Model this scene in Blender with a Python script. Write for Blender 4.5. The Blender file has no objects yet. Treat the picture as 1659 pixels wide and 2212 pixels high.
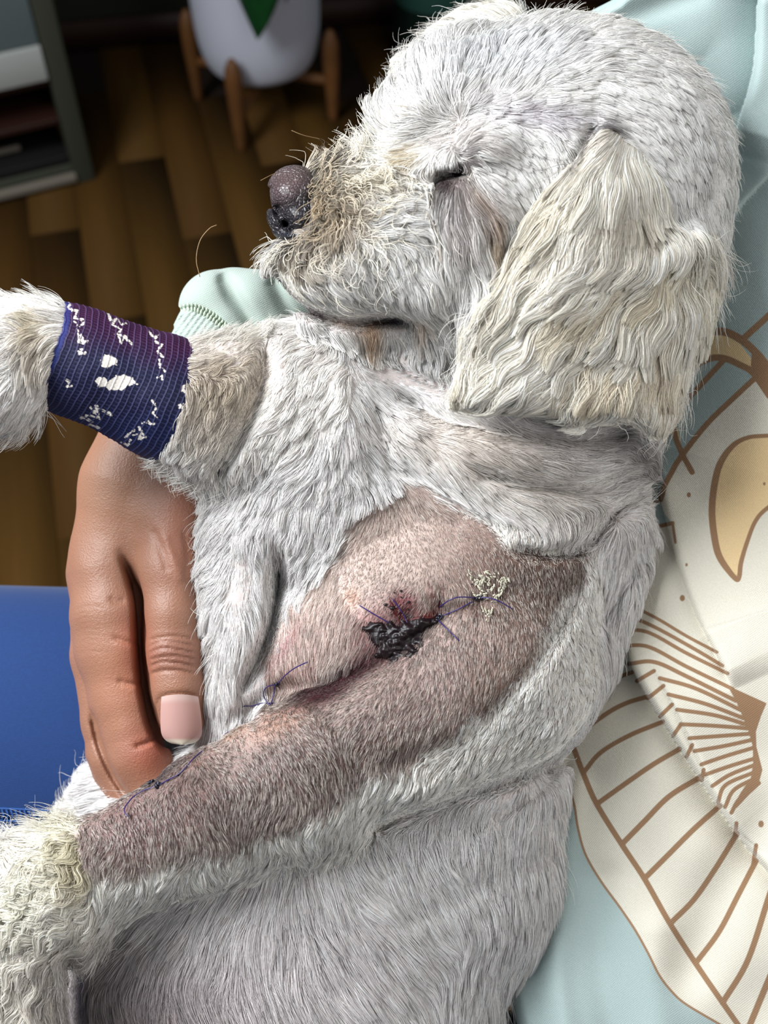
import bpy, math, random, time
import numpy as np
from mathutils import Vector, Matrix
T0 = time.time()
rng = np.random.default_rng(7)
random.seed(7)
SC = bpy.context.scene
COL = SC.collection

# ------------------------------------------------------------------ camera
FPX, IW, IH = 2400.0, 1659, 2212
PITCH = math.radians(52.0)
CAMZ = 1.12
cam_data = bpy.data.cameras.new('camera')
cam = bpy.data.objects.new('camera', cam_data)
COL.objects.link(cam)
cam.location = (0, 0, CAMZ)
cam.rotation_euler = (math.pi / 2 - PITCH, 0, 0)
cam_data.sensor_fit = 'VERTICAL'
cam_data.sensor_height = 36.0
cam_data.lens = 36.0 * FPX / IH
cam_data.clip_start = 0.02
cam_data.dof.use_dof = True
cam_data.dof.focus_distance = 0.425
cam_data.dof.aperture_fstop = cam_data.lens / 3.8
SC.camera = cam
CR = np.array([1.0, 0, 0])
CF = np.array([0.0, math.cos(PITCH), -math.sin(PITCH)])
CU = np.array([0.0, math.sin(PITCH), math.cos(PITCH)])
CO = np.array([0.0, 0, CAMZ])

# ------------------------------------------------------------------ world and lights
w = bpy.data.worlds.new('room_light'); SC.world = w
w.use_nodes = True
w.node_tree.nodes['Background'].inputs[0].default_value = (0.80, 0.90, 1.0, 1)
w.node_tree.nodes['Background'].inputs[1].default_value = 0.20


def area(name, off, target, size, power, color):
    # off / target: camera-side offsets in metres (right, up, towards viewer) from the lap
    base = CO + CF * 0.42
    p = base + CR * off[0] + CU * off[1] - CF * off[2]
    t = base + CR * target[0] + CU * target[1] - CF * target[2]
    l = bpy.data.lights.new(name, 'AREA'); l.shape = 'RECTANGLE'
    l.size, l.size_y = size; l.energy = power; l.color = color
    o = bpy.data.objects.new(name, l); COL.objects.link(o)
    o.location = p
    o.rotation_euler = Vector(t - p).to_track_quat('-Z', 'Y').to_euler()
    return o


area('window_light', (-0.84, 0.58, 0.56), (0, 0, 0), (0.75, 0.75), 36.0, (0.94, 0.975, 1.0))
area('room_fill_light', (0.8, 0.1, 0.9), (0, 0, 0), (1.0, 1.0), 7.0, (1.0, 0.97, 0.93))
SC.view_settings.view_transform = 'Standard'
SC.view_settings.look = 'None'
SC.view_settings.gamma = 1.0
SC.view_settings.exposure = 0.06
SC.view_settings.use_curve_mapping = False
SC.cycles.max_bounces = 8
SC.cycles.diffuse_bounces = 4
SC.cycles.transmission_bounces = 4

# ------------------------------------------------------------------ lap frame -> world
# The lap frame: x, y run across the lap, z towards the viewer, one unit = 0.175 mm.
D0 = 0.42
S = D0 / FPX


def W(P):
    P = np.asarray(P, float)
    d = D0 - P[..., 2] * S
    cx = (P[..., 0] - IW / 2) * d / FPX
    cy = (IH / 2 - P[..., 1]) * d / FPX
    return CO + cx[..., None] * CR + cy[..., None] * CU + d[..., None] * CF


def ray(px, py):
    v = CF + CR * (px - IW / 2) / FPX + CU * (IH / 2 - py) / FPX
    return v


def hitz(px, py, z=0.0):
    v = ray(px, py)
    return CO + v * ((z - CAMZ) / v[2])


# ------------------------------------------------------------------ material helpers
def lin(c):
    c = [x / 255.0 for x in c]
    return tuple(((x + 0.055) / 1.055) ** 2.4 if x > 0.04045 else x / 12.92 for x in c)


def mat(name, color=(200, 200, 200), rough=0.6, spec=0.4, bump=None, sss=0.0, noise=None, coat=0.0):
    """bump=(scale, strength, distance), noise=(scale, darkest colour)"""
    m = bpy.data.materials.new(name); m.use_nodes = True
    nt = m.node_tree; N = nt.nodes; L = nt.links
    b = N['Principled BSDF']
    b.inputs['Base Color'].default_value = lin(color) + (1,)
    b.inputs['Roughness'].default_value = rough
    b.inputs['Specular IOR Level'].default_value = spec
    b.inputs['Coat Weight'].default_value = coat
    if sss:
        b.inputs['Subsurface Weight'].default_value = sss
        b.inputs['Subsurface Radius'].default_value = (1, .35, .2)
        b.inputs['Subsurface Scale'].default_value = 0.004
    tc = N.new('ShaderNodeTexCoord')
    if noise:
        n = N.new('ShaderNodeTexNoise'); n.inputs['Scale'].default_value = noise[0]
        n.inputs['Detail'].default_value = 4
        mx = N.new('ShaderNodeMix'); mx.data_type = 'RGBA'
        mx.inputs[6].default_value = lin(color) + (1,)
        mx.inputs[7].default_value = lin(noise[1]) + (1,)
        L.new(tc.outputs['Object'], n.inputs['Vector'])
        L.new(n.outputs['Fac'], mx.inputs[0]); L.new(mx.outputs[2], b.inputs['Base Color'])
    if bump:
        n2 = N.new('ShaderNodeTexNoise'); n2.inputs['Scale'].default_value = bump[0]
        n2.inputs['Detail'].default_value = 3
        bp = N.new('ShaderNodeBump'); bp.inputs['Strength'].default_value = bump[1]
        bp.inputs['Distance'].default_value = bump[2]
        L.new(tc.outputs['Object'], n2.inputs['Vector'])
        L.new(n2.outputs['Fac'], bp.inputs['Height']); L.new(bp.outputs[0], b.inputs['Normal'])
    return m


# ------------------------------------------------------------------ object helpers
def tag(o, label=None, cat=None, group=None, kind=None):
    if label: o['label'] = label
    if cat: o['category'] = cat
    if group: o['group'] = group
    if kind: o['kind'] = kind
    return o


def empty(name, loc=(0, 0, 0)):
    o = bpy.data.objects.new(name, None); COL.objects.link(o); o.location = loc
    o.empty_display_size = 0.02
    return o


def link(name, me, m=None, parent=None, smooth=True):
    if m: me.materials.append(m)
    if smooth:
        me.polygons.foreach_set('use_smooth', np.ones(len(me.polygons), bool))
    o = bpy.data.objects.new(name, me); COL.objects.link(o)
    if parent:
        o.parent = parent
        pm = Matrix.Identity(4)
        q = parent
        loc = Vector((0, 0, 0))
        while q:
            loc += q.location; q = q.parent
        o.location = -loc
    return o


def npmesh(name, V, F):
    """V (n,3) float, F (m,4) or (m,3) int"""
    me = bpy.data.meshes.new(name)
    V = np.ascontiguousarray(V, np.float32); F = np.ascontiguousarray(F, np.int32)
    k = F.shape[1]
    me.vertices.add(len(V)); me.vertices.foreach_set('co', V.ravel())
    me.loops.add(F.size); me.loops.foreach_set('vertex_index', F.ravel())
    me.polygons.add(len(F))
    me.polygons.foreach_set('loop_start', np.arange(0, F.size, k, dtype=np.int32))
    me.polygons.foreach_set('loop_total', np.full(len(F), k, np.int32))
    me.update(calc_edges=True)
    return me


def gridfaces(nu, nv, wrap=False, base=0):
    i = np.arange(nu - 1)[:, None]; j = np.arange(nv if wrap else nv - 1)[None, :]
    j2 = (j + 1) % nv
    a = i * nv + j; b = i * nv + j2; c = (i + 1) * nv + j2; d = (i + 1) * nv + j
    return np.stack([a, b, c, d], -1).reshape(-1, 4) + base


def attrf(me, name, v):
    a = me.attributes.new(name, 'FLOAT', 'POINT'); a.data.foreach_set('value', np.asarray(v, np.float32))


def attrc(me, name, rgb):
    a = me.attributes.new(name, 'FLOAT_COLOR', 'POINT')
    c = np.ones((len(rgb), 4), np.float32); c[:, :3] = rgb
    a.data.foreach_set('color', c.ravel())


def uvset(me, U):
    uv = me.uv_layers.new(name='cloth')
    vi = np.empty(len(me.loops), np.int32); me.loops.foreach_get('vertex_index', vi)
    uv.data.foreach_set('uv', np.ascontiguousarray(U[vi], np.float32).ravel())


def tube(pts, r, n=8, closed_ends=True):
    """tube mesh along world points, r scalar or per point"""
    P = np.asarray(pts, float); m = len(P)
    R = np.full(m, r, float) if np.isscalar(r) else np.asarray(r, float)
    T = np.gradient(P, axis=0); T /= np.linalg.norm(T, axis=1)[:, None] + 1e-12
    up = np.array([0.31, 0.2, 0.93]); 
    A = np.cross(T, up); A /= np.linalg.norm(A, axis=1)[:, None] + 1e-9
    B = np.cross(T, A)
    th = np.linspace(0, 2 * np.pi, n, endpoint=False)
    V = P[:, None] + R[:, None, None] * (np.cos(th)[None, :, None] * A[:, None] + np.sin(th)[None, :, None] * B[:, None])
    V = V.reshape(-1, 3)
    F = gridfaces(m, n, True)
    if closed_ends:
        V = np.vstack([V, P[0] - T[0] * R[0] * .7, P[-1] + T[-1] * R[-1] * .7])
        a = m * n; 
        i = np.arange(n); j = (i + 1) % n
        F = np.vstack([F, np.stack([j, i, np.full(n, a), np.full(n, a)], -1),
                       np.stack([i + (m - 1) * n, j + (m - 1) * n, np.full(n, a + 1), np.full(n, a + 1)], -1)])
    return V, F


def merge(parts):
    Vs, Fs, b = [], [], 0
    for V, F in parts:
        Vs.append(V); Fs.append(F + b); b += len(V)
    return np.vstack(Vs), np.vstack(Fs)


def npmesh_mixed(name, V, F):
    me = bpy.data.meshes.new(name)
    fl = [tuple(dict.fromkeys(f)) for f in F.tolist()]
    me.from_pydata([tuple(v) for v in V.tolist()], [], fl); me.update()
    return me


def spline(pts, n):
    """Catmull-Rom through pts, n samples"""
    P = np.asarray(pts, float)
    if len(P) == 2:
        t = np.linspace(0, 1, n)[:, None]; return P[0] * (1 - t) + P[1] * t
    Q = np.vstack([2 * P[0] - P[1], P, 2 * P[-1] - P[-2]])
    u = np.linspace(0, len(P) - 1 - 1e-6, n); i = u.astype(int); t = (u - i)[:, None]
    a, b, c, d = Q[i], Q[i + 1], Q[i + 2], Q[i + 3]
    return 0.5 * ((2 * b) + (c - a) * t + (2 * a - 5 * b + 4 * c - d) * t ** 2 + (3 * b - 3 * c + d - a) * t ** 3)


# ------------------------------------------------------------------ 2D helpers
def sd_poly(X, Y, poly):
    """signed distance to polygon, negative inside"""
    P = np.asarray(poly, float); n = len(P)
    d = np.full(X.shape, 1e18); s = np.ones(X.shape)
    j = n - 1
    for i in range(n):
        ex, ey = P[j] - P[i]
        wx, wy = X - P[i, 0], Y - P[i, 1]
        t = np.clip((wx * ex + wy * ey) / (ex * ex + ey * ey + 1e-9), 0, 1)
        bx, by = wx - ex * t, wy - ey * t
        d = np.minimum(d, bx * bx + by * by)
        c1 = Y >= P[i, 1]; c2 = Y < P[j, 1]; c3 = ex * wy > ey * wx
        flip = (c1 & c2 & c3) | (~c1 & ~c2 & ~c3)
        s = np.where(flip, -s, s)
        j = i
    return s * np.sqrt(d)


def d_line(X, Y, pts, signed=False):
    P = np.asarray(pts, float)
    best = np.full(X.shape, 1e9); sg = np.ones(X.shape); tt = np.zeros(X.shape)
    for i in range(len(P) - 1):
        ex, ey = P[i + 1] - P[i]
        wx, wy = X - P[i, 0], Y - P[i, 1]
        t = np.clip((wx * ex + wy * ey) / (ex * ex + ey * ey + 1e-9), 0, 1)
        d = np.hypot(wx - ex * t, wy - ey * t)
        m = d < best
        best = np.where(m, d, best)
        if signed:
            sg = np.where(m, np.sign(ex * wy - ey * wx), sg)
        tt = np.where(m, (i + t) / (len(P) - 1), tt)
    return (best, sg, tt) if signed else best


def sstep(a, b, x):
    t = np.clip((x - a) / (b - a), 0, 1); return t * t * (3 - 2 * t)


def vnoise(P, scale, seed=0):
    """cheap value noise, P (...,3)"""
    Q = np.asarray(P, float) / scale + seed * 17.31
    i = np.floor(Q).astype(np.int64); f = Q - i; f = f * f * (3 - 2 * f)
    out = 0
    for c in range(1 << P.shape[-1]):
        w_ = 1; h = np.zeros(P.shape[:-1], np.int64) + seed * 7919
        for k in range(P.shape[-1]):
            b = (c >> k) & 1
            w_ = w_ * (f[..., k] if b else 1 - f[..., k])
            h = h * 73856093 + (i[..., k] + b) * 19349663 + 83492791
        h = (h ^ (h >> 13)) * 1274126177
        h = (h ^ (h >> 16)) & 0xffff
        out = out + w_ * (h / 65535.0)
    return out * 2 - 1


# ------------------------------------------------------------------ solid modelling on a voxel grid
class Solid:
    def __init__(s, lo, hi, step):
        s.lo = np.array(lo, np.float32); s.h = float(step)
        s.n = np.ceil((np.array(hi) - np.array(lo)) / step).astype(int) + 1
        s.D = np.full(s.n, 400.0, np.float32)
        s.G = np.zeros(s.n, np.int8)
        s.ax = [s.lo[k] + s.h * np.arange(s.n[k], dtype=np.float32) for k in range(3)]

    def box(s, lo, hi, pad):
        sl = []
        for k in range(3):
            a = int(np.clip(math.floor((lo[k] - pad - s.lo[k]) / s.h), 0, s.n[k]))
            b = int(np.clip(math.ceil((hi[k] + pad - s.lo[k]) / s.h) + 1, 0, s.n[k]))
            sl.append(slice(a, b))
        X = s.ax[0][sl[0]][:, None, None]; Y = s.ax[1][sl[1]][None, :, None]; Z = s.ax[2][sl[2]][None, None, :]
        return tuple(sl), X, Y, Z

    def blend(s, sl, d, k, g):
        c = s.D[sl]
        if c.size == 0: return
        if g is not None:
            s.G[sl] = np.where(d < c, g, s.G[sl])
        h = np.maximum(k - np.abs(c - d), 0) / max(k, 1e-6)
        s.D[sl] = np.minimum(c, d) - h * h * k * 0.25

    def ell(s, c, r, k=30, g=None, rot=0.0, pad=70):
        R = max(r[0], r[1]) if rot else None
        rr = (R, R, r[2]) if rot else r
        sl, X, Y, Z = s.box([c[i] - rr[i] for i in range(3)], [c[i] + rr[i] for i in range(3)], pad + k)
        x, y, z = X - c[0], Y - c[1], Z - c[2]
        if rot:
            a = math.radians(rot); ca, sa = math.cos(a), math.sin(a)
            x, y = x * ca + y * sa, -x * sa + y * ca
        k0 = np.sqrt((x / r[0]) ** 2 + (y / r[1]) ** 2 + (z / r[2]) ** 2)
        k1 = np.sqrt((x / r[0] ** 2) ** 2 + (y / r[1] ** 2) ** 2 + (z / r[2] ** 2) ** 2) + 1e-9
        s.blend(sl, (k0 * (k0 - 1) / k1).astype(np.float32), k, g)

    def cone(s, a, b, ra, rb, k=30, g=None, zs=1.0, pad=70):
        a = np.array(a, float); b = np.array(b, float); R = max(ra, rb)
        sl, X, Y, Z = s.box(np.minimum(a, b) - R, np.maximum(a, b) + R, pad + k)
        ab = b - a; L2 = ab @ ab
        x, y, z = X - a[0], Y - a[1], Z - a[2]
        t = np.clip((x * ab[0] + y * ab[1] + z * ab[2]) / L2, 0, 1)
        d = np.sqrt((x - t * ab[0]) ** 2 + (y - t * ab[1]) ** 2 + ((z - t * ab[2]) / zs) ** 2) - (ra + (rb - ra) * t)
        s.blend(sl, d.astype(np.float32), k, g)

    def chain(s, pts, k=30, g=None, zs=1.0):
        for p, q in zip(pts[:-1], pts[1:]):
            s.cone(p[:3], q[:3], p[3], q[3], k, g, zs)

    def slab(s, poly, zc, th, k=15, g=None, zr=(-100, 300)):
        P = np.array(poly, float)
        sl, X, Y, Z = s.box((P[:, 0].min(), P[:, 1].min(), zr[0]), (P[:, 0].max(), P[:, 1].max(), zr[1]), 60)
        d2 = sd_poly(X[:, :, 0] + 0 * Y[:, :, 0], Y[:, :, 0] + 0 * X[:, :, 0], poly)[:, :, None] + th
        z = np.abs(Z - zc(X, Y))
        d = np.where(d2 > 0, np.sqrt(np.maximum(d2, 0) ** 2 + z ** 2), z) - th
        s.blend(sl, d.astype(np.float32), k, g)

    def carve(s, f, lo, hi):
        """D += f(X,Y,Z) inside a box"""
        sl, X, Y, Z = s.box(lo, hi, 0)
        s.D[sl] += f(X, Y, Z).astype(np.float32)

    def stroke(s, pts, amp, w, zr=(-500, 400), taper=True):
        """crease (amp>0) or ridge (amp<0) along a line seen from the front"""
        P = np.array(pts, float)
        sl, X, Y, Z = s.box((P[:, 0].min() - 3 * w, P[:, 1].min() - 3 * w, zr[0]), (P[:, 0].max() + 3 * w, P[:, 1].max() + 3 * w, zr[1]), 0)
        XX = X[:, :, 0] + 0 * Y[:, :, 0]; YY = Y[:, :, 0] + 0 * X[:, :, 0]
        d, _, t = d_line(XX, YY, spline(pts, 4 * len(pts)), True)
        a = amp * np.exp(-(d / w) ** 2)
        if taper: a = a * np.clip(np.minimum(t, 1 - t) * 8 + 0.15, 0, 1)
        s.D[sl] += a[:, :, None].astype(np.float32)

    def mesh(s):
        D = s.D; ins = D < 0
        nx, ny, nz = s.n
        cnt = np.zeros((nx - 1, ny - 1, nz - 1), np.int8)
        for i in (0, 1):
            for j in (0, 1):
                for k in (0, 1):
                    cnt += ins[i:nx - 1 + i, j:ny - 1 + j, k:nz - 1 + k]
        act = (cnt > 0) & (cnt < 8)
        idx = np.argwhere(act)
        cid = np.full(act.shape, -1, np.int32); cid[act] = np.arange(len(idx))
        acc = np.zeros((len(idx), 3)); n = np.zeros(len(idx))
        for a in range(3):
            o1, o2 = [k for k in range(3) if k != a]
            for u in (0, 1):
                for v in (0, 1):
                    p = idx.copy(); p[:, o1] += u; p[:, o2] += v
                    q = p.copy(); q[:, a] += 1
                    dp = D[p[:, 0], p[:, 1], p[:, 2]]; dq = D[q[:, 0], q[:, 1], q[:, 2]]
                    m = (dp < 0) != (dq < 0)
                    t = np.where(m, dp / np.where(m, dp - dq, 1), 0)
                    pt = p.astype(float); pt[:, a] += t
                    acc += pt * m[:, None]; n += m
        V = acc / n[:, None] * s.h + s.lo
        faces = []
        for a in range(3):
            b, c = (a + 1) % 3, (a + 2) % 3
            sa = [slice(None)] * 3; sb = [slice(None)] * 3
            sa[a] = slice(0, -1); sb[a] = slice(1, None)
            e = ins[tuple(sa)] != ins[tuple(sb)]
            E = np.argwhere(e)
            E = E[(E[:, b] > 0) & (E[:, c] > 0) & (E[:, b] < s.n[b] - 1) & (E[:, c] < s.n[c] - 1)]
            qs = []
            for (u, v) in ((-1, -1), (0, -1), (0, 0), (-1, 0)):
                r = E.copy(); r[:, b] += u; r[:, c] += v
                qs.append(cid[r[:, 0], r[:, 1], r[:, 2]])
            Q = np.stack(qs, -1)
            sg = ins[E[:, 0], E[:, 1], E[:, 2]]
            Q = np.where(sg[:, None], Q, Q[:, ::-1])
            faces.append(Q)
        F = np.vstack(faces)
        F = F[(F >= 0).all(1)]
        return V, F[:, ::-1]   # the lap frame is left-handed, so flip

    def samp(s, P, A=None):
        A = s.D if A is None else A
        Q = (P - s.lo) / s.h
        Q = np.clip(Q, 0, np.array(s.n) - 1.001)
        i = Q.astype(np.int32); f = (Q - i).astype(np.float32)
        x, y, z = i.T; fx, fy, fz = f.T
        g = lambda a, b, c: A[x + a, y + b, z + c]
        return ((g(0, 0, 0) * (1 - fx) + g(1, 0, 0) * fx) * (1 - fy) + (g(0, 1, 0) * (1 - fx) + g(1, 1, 0) * fx) * fy) * (1 - fz) + \
               ((g(0, 0, 1) * (1 - fx) + g(1, 0, 1) * fx) * (1 - fy) + (g(0, 1, 1) * (1 - fx) + g(1, 1, 1) * fx) * fy) * fz

    def grad(s, P, e=None):
        e = e or s.h
        g = np.stack([s.samp(P + d) - s.samp(P - d) for d in np.eye(3, dtype=np.float32) * e], -1)
        return g / (np.linalg.norm(g, axis=1)[:, None] + 1e-9)

    def label(s, P):
        i = np.clip(np.rint((P - s.lo) / s.h).astype(int), 0, s.n - 1)
        return s.G[i[:, 0], i[:, 1], i[:, 2]]

    def front(s, x, y):
        """height of the viewer-side surface at x, y (arrays)"""
        x = np.atleast_1d(np.asarray(x, float)); y = np.atleast_1d(np.asarray(y, float))
        zs = s.ax[2][::-1]
        z = np.full(x.shape, np.nan); prev = None
        for k, zz in enumerate(zs):
            d = s.samp(np.stack([x, y, np.full(x.shape, zz)], -1))
            if prev is not None:
                hit = np.isnan(z) & (d < 0) & (prev >= 0)
                z = np.where(hit, zz + s.h * (-d) / (prev - d + 1e-9), z)
            prev = d
        return z
# ------------------------------------------------------------------ the dog, one continuous body
HEAD, EAR, BODY, LEG, FORE, CURL = 1, 2, 3, 4, 5, 6
STEP = 8.0
dg = Solid((-190, -40, -600), (1680, 2700, 330), STEP)
# trunk
dg.ell((930, 1090, -250), (462, 330, 270), 60, BODY)
dg.ell((895, 1400, -260), (432, 350, 285), 60, BODY)
dg.ell((722, 1910, -300), (500, 345, 290), 60, BODY)
dg.ell((600, 2180, -310), (475, 420, 310), 60, BODY)
dg.ell((325, 1870, -425), (200, 275, 150), 60, BODY)
dg.ell((950, 1680, -290), (285, 300, 270), 60, BODY)
# chest: white bib, left lobe, breastbone
dg.ell((690, 960, -150), (240, 270, 195), 60, BODY)
dg.ell((520, 1300, -170), (80, 250, 130), 26, BODY, rot=-4)
dg.ell((572, 1150, -160), (115, 130, 150), 40, BODY)
dg.ell((492, 1510, -240), (62, 120, 100), 40, BODY)
# neck and its skin folds
dg.ell((1120, 930, -170), (300, 190, 240), 60, BODY)
dg.cone((900, 960, -60), (1330, 1010, -190), 78, 75, 40, BODY)
dg.cone((950, 1050, -50), (1330, 1120, -180), 70, 60, 30, BODY)
dg.cone((760, 765, -70), (1010, 850, -40), 36, 52, 18, BODY)
# shoulder of the shaved leg and flank folds
dg.ell((985, 1270, -130), (310, 245, 195), 45, LEG)
dg.cone((1330, 1170, -250), (1190, 1560, -200), 82, 92, 25, BODY)
dg.cone((1210, 1500, -150), (830, 1740, -105), 68, 74, 25, BODY)
# shaved foreleg coming forward and left
dg.chain([(1050, 1440, -120, 230), (840, 1590, -60, 178), (645, 1698, -5, 156), (455, 1770, 20, 132), (215, 1880, 18, 112)], 45, LEG)
dg.chain([(170, 1892, 10, 116), (105, 1940, 0, 140), (40, 2030, -15, 118), (25, 2250, -40, 112), (20, 2460, -60, 112)], 40, CURL)
# bandaged foreleg and paw
dg.chain([(640, 890, -130, 190), (470, 880, -60, 143), (375, 868, -30, 124), (110, 765, 25, 104), (20, 760, 40, 112)], 40, FORE)
dg.ell((2, 830, 38), (100, 110, 94), 30, FORE)
dg.ell((-60, 850, 50), (90, 90, 90), 25, FORE)
dg.ell((470, 960, -60), (120, 92, 110), 35, FORE)
# head
dg.ell((1215, 332, -110), (362, 302, 235), 40, HEAD)
dg.ell((1375, 420, -140), (205, 310, 205), 50, HEAD)
dg.ell((1120, 600, -75), (330, 225, 195), 50, HEAD)
dg.ell((985, 185, -60), (120, 120, 130), 60, HEAD)
dg.cone((1010, 478, -20), (768, 480, 10), 205, 146, 50, HEAD)
dg.ell((690, 440, 15), (66, 80, 74), 30, HEAD)
dg.ell((880, 245, -10), (70, 60, 80), 60, HEAD)
dg.ell((760, 575, 15), (180, 112, 138), 30, HEAD)
dg.ell((905, 610, 20), (120, 95, 130), 30, HEAD)
dg.chain([(634, 618, -45, 36), (690, 672, -40, 50), (760, 690, -45, 62), (1000, 665, -60, 92)], 12, HEAD)
dg.ell((995, 440, 150), (66, 78, 42), 26, HEAD, rot=-25)
dg.ell((1010, 330, 120), (110, 42, 50), 40, HEAD, rot=-20)
dg.ell((1000, 112, -265), (150, 66, 70), 20, EAR, rot=-33)
EARP = [(1312, 262), (1270, 310), (1222, 400), (1170, 500), (1118, 600), (1056, 690), (1010, 780), (985, 868), (1040, 890),
        (1100, 868), (1180, 876), (1250, 908), (1310, 884), (1370, 902), (1420, 922), (1460, 895), (1490, 800), (1535, 660), (1562, 560), (1530, 480), (1440, 420), (1380, 330)]
earz = lambda X, Y: 160 - 0.0016 * (X - 1190) ** 2 * (X > 1190) - 0.12 * np.maximum(Y - 600, 0) - 0.25 * np.maximum(420 - Y, 0) + 12 * np.sin(X / 47.0 + Y / 90.0)
dg.slab(EARP, earz, 17, 34, EAR, (-150, 260))
dg.cone((1300, 310, 120), (1045, 720, 135), 30, 34, 30, EAR)
dg.cone((1500, 520, 40), (1180, 690, 160), 26, 26, 30, EAR)

# creases and ridges
st = dg.stroke
st([(592, 585), (612, 632), (650, 662), (705, 690), (770, 702), (830, 692), (893, 697)], 40, 12, (-150, 250))
st([(925, 400), (950, 384), (985, 378), (1008, 362)], 40, 12, (0, 300))
st([(1000, 372), (1040, 420), (1072, 478)], 13, 15, (0, 300))
st([(928, 420), (935, 500), (950, 580)], 12, 16, (0, 300))
st([(990, 320), (1000, 350)], 12, 10, (0, 300))
st([(1285, 262), (1268, 310), (1230, 370)], 22, 15, (0, 300))
st([(965, 880), (985, 800), (1015, 740), (1060, 650), (1130, 540)], 16, 10, (0, 300))
st([(820, 770), (900, 815), (965, 842)], 29, 9)
st([(850, 850), (960, 905), (1120, 940), (1260, 955), (1390, 930)], 35, 18)
st([(1010, 1015), (1140, 1050), (1270, 1060), (1400, 1020)], 29, 16)
st([(1100, 1185), (1170, 1200), (1265, 1180), (1330, 1110), (1405, 1060)], 38, 13)
st([(800, 850), (830, 960), (850, 1010), (930, 1050), (1050, 1120), (1110, 1185)], 17, 12)
st([(575, 740), (560, 850), (510, 960), (455, 1045)], 38, 20)
st([(735, 800), (745, 900), (790, 1000)], -17, 26)
st([(590, 1170), (600, 1270), (585, 1360), (545, 1440), (520, 1500)], 49, 15)
st([(600, 1240), (650, 1290)], 14, 18)
st([(640, 1330), (600, 1400), (560, 1470)], 13, 16)
# upper edge of the leg against the chest
st([(1010, 1298), (930, 1350), (850, 1420), (780, 1450), (700, 1478), (610, 1490), (540, 1525), (490, 1570)], 14, 14)
st([(1260, 1190), (1240, 1290), (1190, 1380), (1130, 1470), (1010, 1590), (880, 1640), (800, 1660)], 16, 18)
st([(1345, 1490), (1238, 1628), (1110, 1688), (1000, 1724), (850, 1778), (795, 1800)], 46, 15)
st([(1280, 1480), (1190, 1590), (1080, 1648), (980, 1690), (850, 1740)], -15, 26)
st([(950, 1270), (950, 1316)], 7, 6)
st([(915, 1290), (946, 1320)], 6, 7)
st([(960, 1345), (985, 1375)], 4, 7)
st([(1210, 1660), (1130, 1730), (1000, 1800)], 20, 16)
st([(1180, 1830), (1080, 1900), (960, 1960), (850, 2010)], 9, 24)
st([(1400, 1180), (1350, 1260), (1300, 1360)], 20, 16)
st([(140, 2060), (150, 2140), (160, 2240)], 44, 20)
for x_, y_ in ((520, 1556), (492, 1578), (455, 1608), (420, 1637), (565, 1528)):
    dg.carve(lambda X, Y, Z: -11 * np.exp(-(((X - x_) / 22) ** 2 + ((Y - y_ - 16) / 17) ** 2)), (x_ - 70, y_ - 50, -300), (x_ + 70, y_ + 90, 300))
for x_, y_, a_ in ((950, 1318, 12), (1028, 1300, 12), (600, 1482, 10), (335, 1675, 9), (885, 1330, 12)):
    dg.carve(lambda X, Y, Z: a_ * np.exp(-(((X - x_) / 20) ** 2 + ((Y - y_) / 17) ** 2)), (x_ - 70, y_ - 60, -300), (x_ + 70, y_ + 60, 300))

DV, DF = dg.mesh()
# low frequency unevenness of the flesh
DN = dg.grad(DV.astype(np.float32))
DV = DV + DN * (vnoise(DV, 70, 3) * 3.0 + vnoise(DV, 33, 5) * 1.5)[:, None]
DG = dg.label(DV.astype(np.float32) - DN * 4)
print('dog verts', len(DV), time.time() - T0)

SHAVED = [(852, 1032), (925, 1052), (1010, 1110), (1100, 1172), (1185, 1200), (1268, 1185), (1262, 1250), (1205, 1340), (1150, 1440),
          (1060, 1530), (985, 1600), (880, 1650), (800, 1672), (700, 1762), (600, 1810), (480, 1850), (350, 1880), (240, 1905),
          (185, 1895), (160, 1830), (160, 1700), (240, 1610), (340, 1540), (430, 1500), (510, 1460), (545, 1450), (600, 1360),
          (640, 1290), (690, 1235), (745, 1150), (770, 1090)]


def shaved(x, y):
    return sstep(16, -22, sd_poly(x, y, SHAVED) + 14 * vnoise(np.stack([x, y], -1), 40, 9))


def paint(x, y, base, blobs):
    c = np.repeat(np.array([lin(base)]), len(x), 0)
    for (bx, by, rx, ry, rot, col, k) in blobs:
        a = math.radians(rot); ca, sa = math.cos(a), math.sin(a)
        u = ((x - bx) * ca + (y - by) * sa) / rx; v = (-(x - bx) * sa + (y - by) * ca) / ry
        w_ = (k * np.exp(-(u * u + v * v) ** 1.3))[:, None]
        c = c * (1 - w_) + np.array(lin(col)) * w_
    return c


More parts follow.
